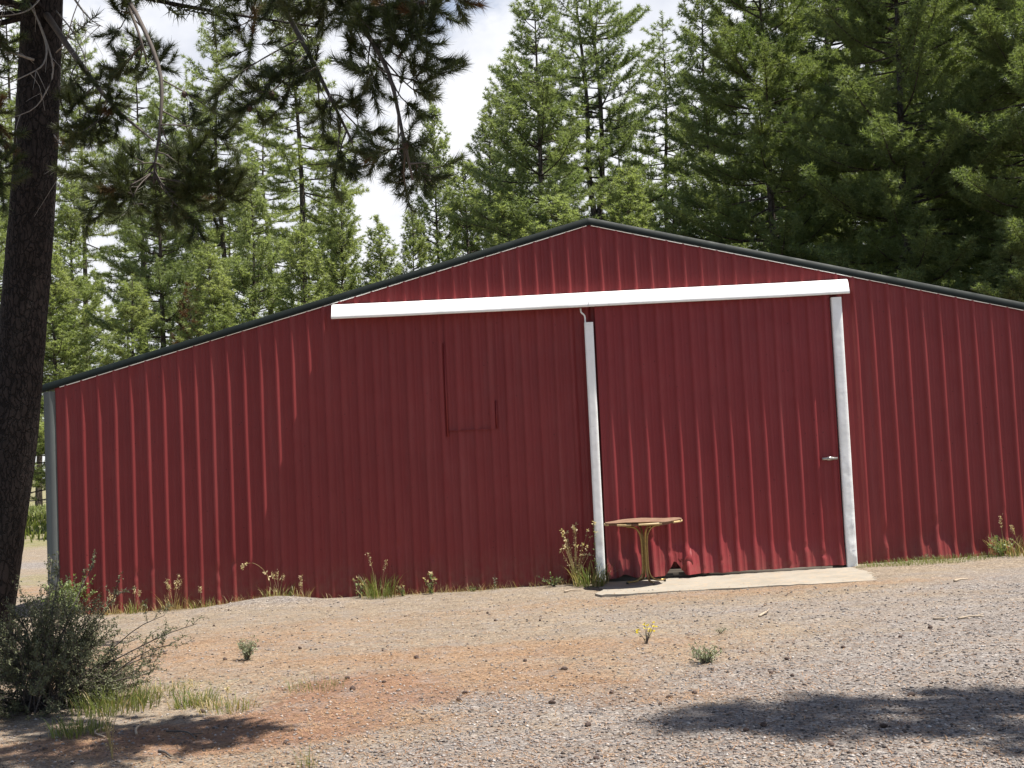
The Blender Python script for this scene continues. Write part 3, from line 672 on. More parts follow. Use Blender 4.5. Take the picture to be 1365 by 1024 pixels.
def proto(kind, var):
    key = (kind, var)
    if key in PROTO: return PROTO[key]
    s = {'dark': 100, 'mid': 200, 'sparse': 300, 'young': 400, 'double': 500, 'shadow': 600}[kind]+var*7
    par = dict(dark=dict(H=22, R=4.6, z0f=.08, prof='full', dens=1.35, elev=(-.18, .6), nneed=18, ln=.18, wd=.0105, whorl=.56, up=.95, gap=.10),
               mid=dict(H=18, R=3.4, z0f=.08, prof='cone', dens=1.15, elev=(-.12, .75), nneed=18, ln=.17, wd=.0105, whorl=.44, up=.8, gap=.12),
               sparse=dict(H=20, R=2.3, z0f=.36, prof='full', dens=.95, elev=(-.25, .5), nneed=16, ln=.18, wd=.0115, whorl=.48, gap=.15, dead=.9),
               young=dict(H=11, R=1.75, z0f=.05, prof='cone', dens=1.35, elev=(.05, .95), nneed=18, ln=.14, wd=.0105, whorl=.38, up=.9, gap=.10),
               double=dict(H=21, R=3.7, z0f=.10, prof='full', dens=1.05, elev=(-.15, .55), nneed=17, ln=.17, wd=.011, whorl=.46, leaders=2, gap=.12, up=.7),
               shadow=dict(H=17.0, R=1.1, z0f=.18, prof='full', dens=.75, elev=(-.1, .6), nneed=10, ln=.22, wd=.02, whorl=.40))[kind]
    wd_, V, n = pine_geometry(s, **par)
    fl = [np.concatenate(wd_.q)]
    byk = {}
    for g_ in wd_.ng: byk.setdefault(g_.shape[1], []).append(g_)
    fl += [np.concatenate(g_) for g_ in byk.values()]
    mw = mesh_arrays(kind+'_pine_trunk', np.concatenate(wd_.v), fl, True)
    mc = mesh_arrays(kind+'_pine_crown', V, [np.arange(len(V)).reshape(-1, 3)])
    mw.materials.append(M_BARK2)
    mc.materials.append({'dark': M_NDARK, 'mid': M_NMID, 'sparse': M_NLIGHT, 'young': M_NLIGHT, 'double': M_NMID, 'shadow': M_NMID}[kind])
    PROTO[key] = (mw, mc, par['H']); return PROTO[key]
def tree(px, depth, kind, var, toppy, label, name='pine_tree', H=None, wide=1.0, mat=None, group='pines standing behind the barn'):
    base = at(px, 640, depth); base[2] = gz(base[0], base[1])-.05
    topz = at(px, toppy, depth)[2]
    mw, mc, h0 = proto(kind, var); sz = (H or (topz-base[2]))/h0
    r = empty(name, base, label, 'tree', group); r.rotation_euler = (0, 0, rng.random()*2*PI)
    sx = sz**.6*wide; r.scale = (sx, sx, sz)
    for nm, me_ in (('trunk', mw), ('crown', mc)):
        o = bpy.data.objects.new(nm, me_); COL.objects.link(o); o.parent = r
        if mat is not None and nm == 'crown': o.material_slots[0].link = 'OBJECT'; o.material_slots[0].material = mat
    return r
T = tree
# right: dark mass
T(1235, 29.5, 'dark', 0, -260, 'huge dark green pine filling the upper right above the barn roof')
T(1050, 33.0, 'dark', 1, -150, 'dark dense pine over the right roof slope, left one of the dark pines')
T(1420, 27.5, 'dark', 1, -200, 'dark pine at the right edge of the view, partly cut off')
T(1345, 37.0, 'dark', 0, -260, 'tall dark pine behind the huge one, nearer the right edge', wide=1.1)
T(1140, 42.0, 'dark', 1, -220, 'tall dark pine rising behind the gap between the two dark pines', wide=1.1)
T(972, 41.0, 'mid', 1, -60, 'mid green pine just left of the dark pine mass')
T(1125, 30.5, 'young', 0, 318, 'small bright young pine peeking over the right roof slope')
T(1368, 26.5, 'young', 1, 285, 'small bright young pine at the right edge under the dark boughs', wide=1.2)
# middle
T(738, 38.0, 'mid', 0, -45, 'broad leafy pine left of the twin trunks, above the roof peak', wide=1.22)
T(700, 53.0, 'mid', 1, 70, 'far mid green pine seen between the broad leafy pine and the white sky gap', wide=1.1)
T(850, 52.0, 'mid', 0, 130, 'far mid green pine behind the twin trunked one, right side', wide=1.1)
T(1195, 51.0, 'dark', 0, -190, 'far dark pine behind the gap left of the huge dark pine', wide=1.15)
T(1290, 49.0, 'dark', 1, -190, 'far dark pine behind the right side of the huge dark pine', wide=1.15)
T(812, 42.0, 'double', 0, -130, 'tall pine with two bare parallel trunks above the roof peak', wide=1.05)
T(912, 46.0, 'sparse', 0, 8, 'tall thin pine right of the twin trunked one, crown full of gaps', wide=1.05, mat=M_NMID)
T(598, 48.0, 'young', 0, 128, 'slim pointed light green pine standing alone against the white sky')
T(640, 41.0, 'young', 1, 205, 'young pine between the slim pointed pine and the broad leafy pine', wide=1.25)
T(690, 36.5, 'young', 0, 262, 'low young pine in front of the broad leafy pine', wide=1.4)
T(560, 43.0, 'young', 1, 275, 'young pine left of the slim pointed pine, top below hanging bough')
T(520, 39.5, 'young', 0, 292, 'short bright young pine above the left end of the track cover', wide=1.2)
T(672, 44.0, 'mid', 1, 120, 'mid green pine half hidden behind the left side of the broad leafy pine', wide=.9)
T(765, 34.0, 'young', 1, 250, 'bushy young pine just behind the roof peak', wide=1.5)
T(858, 36.0, 'young', 0, 225, 'young pine behind the roof just right of its peak', wide=1.35)
T(915, 34.0, 'young', 1, 262, 'bushy young pine touching the left side of the dark pine mass', wide=1.5)
# left
T(411, 46.0, 'sparse', 0, -110, 'tall pine with dark straight trunk behind the hanging boughs')
T(368, 50.0, 'sparse', 0, 120, 'light green pine behind the hanging boughs, left of the tall dark trunk', mat=M_NLIGHT, wide=1.15)
T(308, 44.0, 'sparse', 1, 0, 'tall pine with stout brown trunk showing low above the roof edge')
T(345, 40.0, 'young', 1, 205, 'bright young pine right of the stout brown trunk', wide=1.15)
T(455, 48.0, 'sparse', 1, 165, 'light green pine between tall dark trunk and slim pointed pine', mat=M_NLIGHT, wide=.9)
T(470, 42.0, 'young', 0, 240, 'young pine above the roof edge just left of the track cover')
T(226, 42.0, 'mid', 1, 95, 'darker green pine behind the lowest hanging bough', wide=.95)
T(196, 54.0, 'sparse', 1, 30, 'thin far pine beside the darker green pine')
T(268, 53.0, 'sparse', 0, 90, 'far pine between the darker green pine and stout brown trunk', mat=M_NLIGHT)
T(105, 48.0, 'young', 1, 225, 'bright pine right of the big foreground trunk', wide=1.2)
T(72, 41.0, 'young', 0, 330, 'low bright pine behind the barn corner beside the big trunk', wide=1.4)
T(118, 62.0, 'sparse', 0, 20, 'thin tall far pine seen in the gap right of the big trunk')
T(-10, 50.0, 'mid', 0, 90, 'pine at the left edge half hidden by the big trunk', mat=M_NLIGHT)
T(20, 58.0, 'sparse', 1, -60, 'tall far pine showing at the left edge beside the big trunk')
T(285, 36.0, 'young', 0, 330, 'short bright young pine low above the left roof edge', wide=1.3)
T(262, 37.5, 'young', 0, 380, 'small rust coloured dying pine low above the left roof edge', wide=.8, mat=M_NBROWN)
T(185, 37.0, 'young', 1, 370, 'lowest bright young pine above the left roof edge', wide=1.3)
T(420, 37.5, 'young', 1, 290, 'young pine above the roof edge under the hanging boughs', wide=1.2)
# far wood, one mass
far_v, far_w = [], MB()
limit = [(-200, 160), (100, 220), (125, 340), (165, 340), (190, 230), (300, 215), (470, 240), (485, 380), (510, 380), (640, 330), (690, 250), (840, 200), (900, 140), (960, 60), (1600, 20)]
fv = [pine_geometry(900+i, 16, 2.2, .25, 'full', .7, (-.15, .6), 5, .26, .024, .65, gap=.2, dead=.6) for i in range(3)]
for k in range(46):
    px = -150+1700*(k+rng.random()*.8)/46; dp = rng.uniform(62, 95); base = at(px, 650, dp); base[2] = -.1
    tp = np.interp(px, [a for a, _ in limit], [b_ for _, b_ in limit])+rng.uniform(-10, 90)
    hz = max(6, at(px, tp, dp)[2])/16; wdm, V, _ = fv[k % 3]; a = rng.random()*6.28; c, s_ = math.cos(a), math.sin(a); Rm = np.array([[c, -s_, 0], [s_, c, 0], [0, 0, 1]]); sc = np.array([hz**.5*1.15, hz**.5*1.15, hz])
    far_v.append((V@Rm.T)*sc+base)
    far_w.add((np.concatenate(wdm.v)@Rm.T)*sc+base, np.concatenate(wdm.q))
V = np.concatenate(far_v); nw = far_w.n
mef = mesh_arrays('distant_forest', np.vstack([np.concatenate(far_w.v), V]), [np.concatenate(far_w.q), np.arange(len(V)).reshape(-1, 3)+nw])
mi = np.zeros(len(mef.polygons), np.int32); mi[len(np.concatenate(far_w.q)):] = 1
of = link('distant_forest', mef, [M_BARK2, M_NMID]); mef.polygons.foreach_set('material_index', mi)
tag(of, 'far pine wood standing behind all the nearer pines', 'forest', kind='stuff')

# tree out of view on the right; its shadow lies over the gravel
sh = empty('pine_tree', (6.50, -9.36, gz(6.50, -9.36)-.05), 'pine standing beyond the right edge, its shadow lying over the gravel', 'tree')
mw, mc, h0 = proto('shadow', 0)
for nm, me_ in (('trunk', mw), ('crown', mc)):
    o = bpy.data.objects.new(nm, me_); COL.objects.link(o); o.parent = sh

# ------------------------------------------------------------------ foreground pine
TB = at(-27, 895, 11.5); TB[2] = gz(TB[0], TB[1])-.05
fp = empty('foreground_pine', TB, 'big dark trunked pine at the left edge with boughs hanging over the yard', 'tree')
def rel(P): return np.asarray(P, float)-TB
tk = MB(); pl = [(-30, 915), (-14, 800), (2, 690), (15, 600), (25, 500), (33, 400), (45, 250), (52, 100), (58, -20)]
path = [rel(at(x, y, 11.5+.0*i)) for i, (x, y) in enumerate(pl)]
d_up = path[-1]-path[-3]; d_up /= np.linalg.norm(d_up)
for k in range(1, 9): path.append(path[8]+d_up*1.5*k+np.array([0, 0, 0]))
path = curve(path, 60); zz = path[:, 2]
rad = np.interp(zz, [-.1, .3, 1.5, 4, 6, 18], [.33, .26, .225, .212, .19, .03])
# ridged bark: fine ring mesh with radial noise
k = 40; an = np.arange(k)*2*PI/k; zf = np.linspace(zz[0], zz[-1], 420); pc = np.stack([np.interp(zf, zz, path[:, j]) for j in range(3)], -1); rf = np.interp(zf, zz, rad)
A2, Z2 = np.meshgrid(an, zf); bn = fbm(np.cos(A2)*3.2+7+np.sin(A2)*1.3, Z2*1.6+np.sin(A2)*3.2, 5, 4); plate = np.abs(fbm(np.cos(A2)*6+20, Z2*2.5+np.sin(A2)*6, 9, 3)-.5)
RR = rf[:, None]*(1+.10*(bn-.5)+.22*np.clip(plate, 0, .15)-.02)
V = np.stack([pc[:, None, 0]+RR*np.cos(A2), pc[:, None, 1]+RR*np.sin(A2), Z2], -1)
i = np.arange(len(zf)-1)[:, None]*k+np.arange(k)[None]; j = np.arange(len(zf)-1)[:, None]*k+(np.arange(k)[None]+1) % k
tk.add(V.reshape(-1, 3), np.stack([i, j, j+k, i+k], -1).reshape(-1, 4))
tk.build('trunk', M_BARK, fp, smooth=True)
def trunk_at(z): return np.array([np.interp(z, zz, path[:, j]) for j in range(3)])

def brush(P0, P1, g, droop=.12, n=7):
    m = (P0+P1)/2+np.array([0, 0, -1])*droop*np.linalg.norm(P1-P0)*g.uniform(-.3, 1)+g.normal(size=3)*.04
    return curve([P0, m, P1], n)
def needles_on(pp, frm, g, ln=.098, wd=.0022, per=15, step=.0115, spread=.62):
    """bottle-brush of long needles on the outer part of a twig"""
    seg = np.linalg.norm(np.diff(pp, axis=0), axis=1); cum = np.concatenate([[0], np.cumsum(seg)]); Lt = cum[-1]
    s = np.arange(frm*Lt, Lt, step)
    if len(s) == 0: s = np.array([Lt*.9])
    P = np.stack([np.interp(s, cum, pp[:, j]) for j in range(3)], -1); P2 = np.stack([np.interp(np.minimum(s+.03, Lt), cum, pp[:, j]) for j in range(3)], -1)
    D = norm(P2-P+1e-5*(pp[-1]-pp[-2])); D[-1] = norm(pp[-1]-pp[-2])
    return tuft_mesh(P, D, ln, wd, per, spread)
def bough(name, main, twigs, seed, r0=.03, sub=4, sublen=(.12, .27), per=14, up=.25, label=None, brown=.04):
    """main: list of (px,py,depth); twigs: (px,py,depth) ends, each springing from the nearest point of the main stem"""
    g = np.random.default_rng(seed); wd_ = MB(); nv, bv = [], []; cones = []
    mp_ = curve([rel(at(*p)) for p in main], 20); wd_.tube(mp_, np.linspace(r0, .008, 20), 7)
    for tw in twigs:
        e = rel(at(*tw)); dist = np.linalg.norm(mp_-e, axis=1); i0 = max(0, int(np.argmin(dist))-g.integers(1, 4))
        pp = brush(mp_[i0], e, g); wd_.tube(pp, np.linspace(.0075, .0025, len(pp)), 5, False)
        (nv if g.random() > brown*.5 else bv).append(needles_on(pp, .62, g, per=per))
        Lm = np.linalg.norm(e-mp_[i0]); dr = norm(pp[-1]-pp[-3])
        for k in range(sub+3+int(Lm*3)):
            t = g.uniform(.35, .95); q = np.array([np.interp(t, np.linspace(0, 1, len(pp)), pp[:, j]) for j in range(3)])
            dv = norm(dr*.8+g.normal(size=3)*.62+np.array([0, 0, up])); sl = g.uniform(*sublen)
            sp_ = curve([q, q+dv*sl*.55, q+dv*sl+np.array([0, 0, up*.15])], 5); wd_.tube(sp_, np.linspace(.004, .002, 5), 4, False)
            (nv if g.random() > brown else bv).append(needles_on(sp_, .35, g, per=per))
            if g.random() < .06: cones.append(q+np.array([0, 0, -.02]))
    b_ = wd_.build(name, M_TWIG if r0 < .5 else M_BARK, fp, smooth=True)
    if label: b_['label'] = label
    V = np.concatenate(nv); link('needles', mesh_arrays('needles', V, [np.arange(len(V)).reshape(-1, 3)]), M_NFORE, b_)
    if bv:
        V = np.concatenate(bv); o_ = link('dead_needles', mesh_arrays('dead_needles', V, [np.arange(len(V)).reshape(-1, 3)]), M_NBROWN, b_); o_['label'] = 'rust brown dying needles'
    for c in cones[:4]:
        cb = MB(); an = np.arange(8)*2*PI/8; zs = np.linspace(.028, -.03, 8); rr = np.array([.004, .015, .020, .022, .021, .017, .012, .003])
        V = np.array([[(c[0]+r_*(1+.18*((ii_+jj) % 2))*math.cos(a), c[1]+r_*(1+.18*((ii_+jj) % 2))*math.sin(a), c[2]+z) for ii_, a in enumerate(an)] for jj, (z, r_) in enumerate(zip(zs, rr))])
        i_ = np.arange(7)[:, None]*8+np.arange(8)[None]; j_ = np.arange(7)[:, None]*8+(np.arange(8)[None]+1) % 8
        cb.add(V.reshape(-1, 3), np.stack([i_, j_, j_+8, i_+8], -1).reshape(-1, 4)); cb.build('cone', M_CONE, b_)
    return b_
g0 = np.random.default_rng(5)
def dz(p, d): return (p[0], p[1], d+g0.uniform(-.35, .35))
base_hi = lambda d: (70, -260, 11.3)
# right hand big bough
bough('bough', [(60, -330, 11.4), (230, -160, 10.4), (345, -40, 9.6), (405, 60, 9.1), (440, 130, 8.8), (470, 190, 8.6)],
      [dz(p, 8.8) for p in ((300, 40), (330, 85), (278, 135), (315, 150), (345, 135), (375, 145), (395, 110), (430, 150), (455, 215), (432, 180),
                            (420, 100), (445, 250), (470, 225), (380, 20), (330, 10), (500, 180), (480, 150))], 21, .035, sub=2, label='thick drooping bough with bare inner stems')
bough('bough', [(60, -330, 11.4), (260, -180, 10.2), (400, -60, 9.3), (470, 20, 8.8), (515, 90, 8.5), (535, 170, 8.3), (550, 240, 8.3)],
      [dz(p, 8.5) for p in ((600, 88), (585, 130), (560, 150), (575, 60), (540, 60), (520, 110), (555, 200), (570, 235), (520, 220), (490, 235), (545, 275), (530, 250), (500, 205), (505, 150), (480, 100), (575, 250), (560, 110), (590, 100), (470, 60), (550, 30), (490, 30))], 22, .032, sub=2)
bough('bough', [(60, -420, 11.4), (300, -230, 10.0), (450, -90, 9.0), (540, -20, 8.6), (600, -5, 8.4)],
      [dz(p, 8.6) for p in ((620, 5), (600, 20), (570, 15), (590, -10), (550, 25), (530, 10), (500, 15), (470, 0), (440, 20), (410, 5), (480, 40), (520, 35), (380, -10), (430, 45), (395, 25), (360, 8), (455, 25), (560, -5), (515, 45))], 23, .03, sub=4)
bough('bough', [(60, -520, 11.4), (300, -380, 9.8), (520, -300, 8.6), (680, -240, 8.0)],  # extra bough above the view, added to shade the lower left ground
      [dz(p, 8.2) for p in ((640, -190), (700, -210), (730, -260), (660, -280), (590, -230), (560, -290), (620, -330), (540, -220), (500, -260), (480, -330), (450, -280), (760, -230), (690, -310), (420, -340))], 28, .03, sub=6, sublen=(.15, .4), per=18)
bough('bough', [(60, -620, 11.4), (260, -480, 9.6), (430, -420, 8.2), (560, -380, 7.4)],
      [dz(p, 7.6) for p in ((520, -330), (580, -360), (600, -420), (540, -440), (480, -370), (440, -440), (400, -380), (380, -460), (340, -400), (630, -390), (460, -480))], 29, .03, sub=6, sublen=(.15, .4), per=18)
# dark boughs near the trunk
bough('bough', [(62, 20, 11.35), (100, 75, 10.9), (150, 140, 10.5), (205, 188, 10.2)],
      [dz(p, 10.4) for p in ((92, 150), (110, 185), (140, 180), (100, 125), (165, 160), (125, 160), (88, 190), (150, 120), (150, 150), (120, 195))], 24, .034, sub=2, per=15, brown=.05, label='dark bough reaching out low beside the trunk')
bough('bough', [(80, -250, 11.3), (140, -60, 10.4), (185, 25, 9.9), (213, 95, 9.7), (214, 160, 9.6), (207, 215, 9.6), (205, 245, 9.6)],
      [dz(p, 9.6) for p in ((318, 172), (300, 185), (325, 245), (305, 240), (290, 285), (265, 300), (240, 280), (255, 235), (210, 305), (180, 265), (150, 250), (125, 295), (112, 235), (160, 225), (225, 250), (275, 215), (260, 190), (250, 255), (190, 240), (170, 285), (280, 255), (310, 265), (140, 275), (230, 220), (235, 300), (115, 290))], 25, .024, sub=3, per=15, brown=.03, label='low hanging bough with pale bare stem')
bough('bough', [(70, -230, 11.3), (130, -80, 10.6), (165, -5, 10.2), (185, 45, 10.0), (195, 80, 10.0)],
      [dz(p, 10.1) for p in ((145, 60), (160, 90), (180, 95), (212, 80), (150, 105), (170, 25), (225, 92), (200, 60))], 26, .022, sub=1, per=14, brown=.05)
bough('bough', [(30, -200, 11.2), (-20, -60, 10.9), (-30, 60, 10.7), (-20, 170, 10.6)],
      [dz(p, 10.6) for p in ((2, 60), (4, 190), (2, 235), (6, 280), (-10, 150), (-20, 100), (-4, 260))], 27, .022, sub=3, per=14, brown=.10)
# crown above the picture
cw = MB(); cv = []
g = np.random.default_rng(77); z = 6.4
while z < 17.5:
    u = (z-6.4)/11.2
    for _ in range(6):
        a = g.random()*2*PI; Lb = (2.9*(1-u)**.7+.3)*g.uniform(.6, 1.15); c = trunk_at(z); d = np.array([math.cos(a), math.sin(a), 0])
        if d[1] < -.5 and Lb > 1.8: Lb *= .7
        pp = curve([c, c+d*Lb*.5+np.array([0, 0, .02]), c+d*Lb+np.array([0, 0, .25*Lb*u+.1])], 8); cw.tube(pp, np.linspace(.035, .008, 8), 5, False)
        for k in range(int(Lb*8)+4):
            t = g.uniform(.25, 1); q = np.array([np.interp(t, np.linspace(0, 1, 8), pp[:, j]) for j in range(3)]); dv = norm(d*.8+g.normal(size=3)*.5+np.array([0, 0, .3])); sl = g.uniform(.25, .7)
            sp_ = curve([q, q+dv*sl*.5, q+dv*sl+np.array([0, 0, .08])], 4); cw.tube(sp_, np.linspace(.007, .004, 4), 3, False); cv.append(needles_on(sp_, .25, g, ln=.15, wd=.006, per=9, step=.035, spread=.8))
    z += .42*g.uniform(.8, 1.2)
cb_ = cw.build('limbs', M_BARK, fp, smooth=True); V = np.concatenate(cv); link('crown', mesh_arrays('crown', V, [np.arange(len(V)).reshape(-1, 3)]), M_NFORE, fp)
# bare pale twigs on and beside the trunk
def dead_branch(pts, r, twn, seed):
    g = np.random.default_rng(seed); b = MB(); pp = curve([rel(at(*p)) for p in pts], 16); b.tube(pp, np.linspace(r, .003, 16), 6)
    for _ in range(twn):
        i_ = g.integers(3, 15); dv = norm(pp[i_]-pp[i_-1]+g.normal(size=3)*.55+np.array([0, 0, -.25])); sl = g.uniform(.12, .4)
        b.tube(curve([pp[i_], pp[i_]+dv*sl*.5, pp[i_]+dv*sl+g.normal(size=3)*.05+np.array([0, 0, -.08])], 5), np.linspace(.004, .0015, 5), 4, False)
    b.build('dead_branch', M_DEAD, fp, smooth=True)
dead_branch([(52, 30, 11.30), (62, 62, 11.1), (58, 85, 11.0), (40, 98, 10.9), (0, 116, 10.8), (-30, 130, 10.7)], .011, 4, 1)
dead_branch([(40, 5, 11.28), (58, 45, 11.15), (71, 92, 11.05), (60, 125, 11.0), (40, 148, 10.95), (-5, 162, 10.9)], .010, 4, 2)
dead_branch([(60, -10, 11.3), (40, 12, 11.0), (15, 20, 10.8), (-20, 22, 10.7)], .010, 5, 3)
dead_branch([(62, -60, 11.3), (100, 0, 10.9), (120, 25, 10.7), (137, 36, 10.6)], .014, 5, 4)
dead_branch([(75, 15, 11.35), (95, 40, 11.1), (112, 75, 11.0), (118, 120, 11.0)], .008, 7, 5)
dead_branch([(75, 70, 11.35), (88, 55, 11.1), (98, 20, 11.0), (118, -30, 10.9)], .008, 5, 6)
dead_branch([(72, 180, 11.35), (84, 200, 11.2), (88, 225, 11.15), (76, 250, 11.1)], .007, 3, 7)
dead_branch([(45, 80, 11.3), (10, 70, 11.1), (-20, 78, 11.0)], .014, 4, 8)

# ------------------------------------------------------------------ shrubs and small plants
def blades(n, R, h, wd, g, lean=.5, curl=.5):
    """grass blades as 3-segment tapering strips"""
    a = g.random(n)*2*PI; r = R*np.sqrt(g.random(n)); b0 = np.stack([r*np.cos(a), r*np.sin(a), 0*a-.02], -1)
    la = a+g.normal(size=n)*.8; d = np.stack([np.cos(la), np.sin(la), 0*la], -1); H_ = h*g.uniform(.3, 1.1, n); ln_ = lean*g.uniform(.1, 1, n)*H_
    s = np.stack([-d[:, 1], d[:, 0], 0*la], -1); th = g.random(n)*PI; s = s*np.cos(th)[:, None]+d*np.sin(th)[:, None]*.6
    V = []
    for t, wf in ((0, 1), (.4, .8), (.75, .5), (1, .05)):
        c = b0+np.array([0, 0, 1])*(H_*(t-curl*.35*t**3))[:, None]+d*(ln_*t**1.8)[:, None]
        V += [c-s*wd*wf, c+s*wd*wf]
    V = np.stack(V, 1); i = np.arange(n)[:, None]*8
    q = np.concatenate([np.concatenate([i+2*k_, i+2*k_+1, i+2*k_+3, i+2*k_+2], 1) for k_ in range(3)])
    return V.reshape(-1, 3), q
def leaves(P, g, sz, n=1):
    P = np.repeat(P, n, 0); m = len(P); d = norm(g.normal(size=(m, 3))+np.array([0, 0, .35])); s = norm(np.cross(d, g.normal(size=(m, 3)))); l = sz*g.uniform(.6, 1.2, m)
    V = np.stack([P, P+d*(l*.5)[:, None]-s*(l*.26)[:, None], P+d*l[:, None], P+d*(l*.5)[:, None]+s*(l*.26)[:, None]], 1)
    return V.reshape(-1, 3), np.arange(m*4).reshape(-1, 4)
def on_wall_base(px): # ground point just in front of the wall under a photo column
    P = ground_at(px, 800); return P
def tuft(px, py, label, seed, h=.3, R=.12, n=90, green=True, seeds=0, wd=.0055, lean=.7, group=None, cat='grass tuft', name='grass_tuft', drymix=.35, y=None):
    g = np.random.default_rng(seed); P = ground_at(px, py)
    if y is not None:
        x = P[0]+(y-P[1])*(P[0]-CAM[0])/(P[1]-CAM[1]); P = np.array([x, y, float(gz(x, y))])
    r = empty(name, P, label, cat, group)
    V, q = blades(int(n*(1-drymix)) if green else n, R, h, wd, g, lean); b = MB(); b.add(V, q); b.build('blades', M_GRASS if green else M_DRY, r)
    if green and drymix > 0:
        V, q = blades(int(n*drymix)+1, R*1.2, h*.9, wd, g, lean*1.3); b = MB(); b.add(V, q); b.build('dry_blades', M_DRY, r)
    if seeds:
        for _ in range(seeds):
            b = MB()
            a = g.random()*2*PI; hh = h*g.uniform(1.0, 1.5); e = np.array([math.cos(a)*hh*.25, math.sin(a)*hh*.25, hh]); pp = curve([(0, 0, 0), (e*.5+np.array([0, 0, .03])), e], 8); b.tube(pp, np.linspace(.0018, .001, 8), 4, False)
            for t in np.linspace(.68, 1, 14):
                q_ = np.array([np.interp(t, np.linspace(0, 1, 8), pp[:, j]) for j in range(3)])
                V, qd = leaves(q_[None]+g.normal(size=(3, 3))*.012, g, .022); b.add(V, qd)
            b.build('seed_head', M_CREAM, r)
    return r
def leafy(px, py, label, seed, h, R, n, mat, leaf=.03, stems=12, heads=None, y=None, cat='plant', name='weed', stemmat=None, lp=14):
    g = np.random.default_rng(seed); P = ground_at(px, py)
    if y is not None:
        x = P[0]+(y-P[1])*(P[0]-CAM[0])/(P[1]-CAM[1]); P = np.array([x, y, float(gz(x, y))])
    r = empty(name, P, label, cat); b = MB(); lb = MB(); hb = MB()
    for _ in range(stems):
        a = g.random()*2*PI; rr = R*math.sqrt(g.random()); hh = h*g.uniform(.55, 1.1)
        e = np.array([math.cos(a)*rr, math.sin(a)*rr, hh*(1-.25*rr/R)]); pp = curve([(0, 0, -.01), e*np.array([.4, .4, .5]), e], 7); b.tube(pp, np.linspace(.004, .0012, 7), 4, False)
        t = g.uniform(.15, 1, lp); q_ = np.stack([np.interp(t, np.linspace(0, 1, 7), pp[:, j]) for j in range(3)], -1)+g.normal(size=(lp, 3))*.012
        V, qd = leaves(q_, g, leaf, max(1, n)); lb.add(V, qd)
        if heads:
            hb = MB(); V, qd = leaves(np.repeat(e[None], 6, 0)+g.normal(size=(6, 3))*.003, g, heads[1]*1.2, 1); hb.add(V, qd); hb.build('flower_head', heads[0], r)
    b.build('stems', stemmat or M_TWIG, r); lb.build('leaves', mat, r)
    return r
# along the wall, left to right
leafy(95, 800, 'low green bush at the left corner of the barn behind the dark shrub', 60, .62, .42, 3, M_WEED, .045, 40, y=-.35, cat='bush', name='bush', lp=16)
tuft(150, 803, 'straw coloured blade clump by the barn wall, nearest its left corner', 61, .22, .12, 36, False, 2, y=-.14)
tuft(180, 798, 'green and straw grass clump by the wall beside the nearest-corner clump', 62, .27, .14, 60, True, 2, y=-.16)
tuft(232, 798, 'tall straw grass with pale seed heads by the wall between green clumps', 63, .34, .16, 60, False, 6, y=-.14)
tuft(268, 797, 'small green grass clump by the wall left of the gravel mound', 64, .22, .15, 55, True, 1, y=-.15)
tuft(372, 797, 'wide straw and green clump on the gravel mound', 65, .26, .22, 90, True, 3, y=-.18, drymix=.55)
tuft(405, 797, 'thin straw clump right of the gravel mound', 66, .22, .10, 30, False, 2, y=-.12)
tuft(505, 794, 'bright green clump with tall thin blades by the wall left bay', 67, .42, .20, 170, True, 2, y=-.22, drymix=.2)
leafy(480, 796, 'leafy weed with pale heads left of the bright green clump', 68, .34, .10, 1, M_WEED, .035, 5, (M_CREAM, .03), y=-.2)
leafy(537, 796, 'small low leafy weed right of the bright green clump', 69, .16, .10, 1, M_WEED, .03, 7, (M_CREAM, .02), y=-.2)
leafy(575, 793, 'two stemmed leafy weed with cream heads in front of left bay', 70, .34, .15, 1, M_WEED, .04, 6, (M_CREAM, .035), y=-.22)
leafy(660, 788, 'thin upright pale weed by the wall under the patch', 71, .26, .05, 1, M_SAGE, .022, 3, y=-.16)
leafy(632, 790, 'tiny low weed by the wall left of the thin upright weed', 72, .09, .10, 1, M_WEED, .025, 6, y=-.16)
leafy(738, 786, 'low spreading weed left of the tall seeding weed', 73, .16, .24, 1, M_WEED, .03, 12, y=-.25)
tuft(788, 785, 'thick green clump at the foot of the left door jamb', 74, .40, .21, 260, True, 0, y=-.3, drymix=.35)
leafy(768, 784, 'tall dry weed full of brown seed heads beside left door jamb', 75, .88, .26, 1, M_CREAM, .022, 26, (M_CREAM, .034), y=-.24, stemmat=M_DRY, lp=16)
leafy(795, 782, 'slim tall green weed leaning on the left door jamb', 76, 1.0, .06, 1, M_WEED, .03, 4, (M_CREAM, .03), y=-.18)
leafy(1335, 752, 'grassy weed with leafy base near the right end of wall', 77, .30, .22, 2, M_WEED, .04, 14, y=-.25)
tuft(1340, 752, 'spray of tall thin straw blades at the right end of wall', 78, .36, .2, 70, False, 1, y=-.2)
tuft(1362, 748, 'yellow green clump at the right edge by the wall', 79, .34, .25, 120, True, 1, y=-.3, drymix=.5)
leafy(1235, 755, 'tiny grey weed at the wall right of the grass strip', 80, .10, .07, 1, M_SAGE, .02, 5, y=-.14)
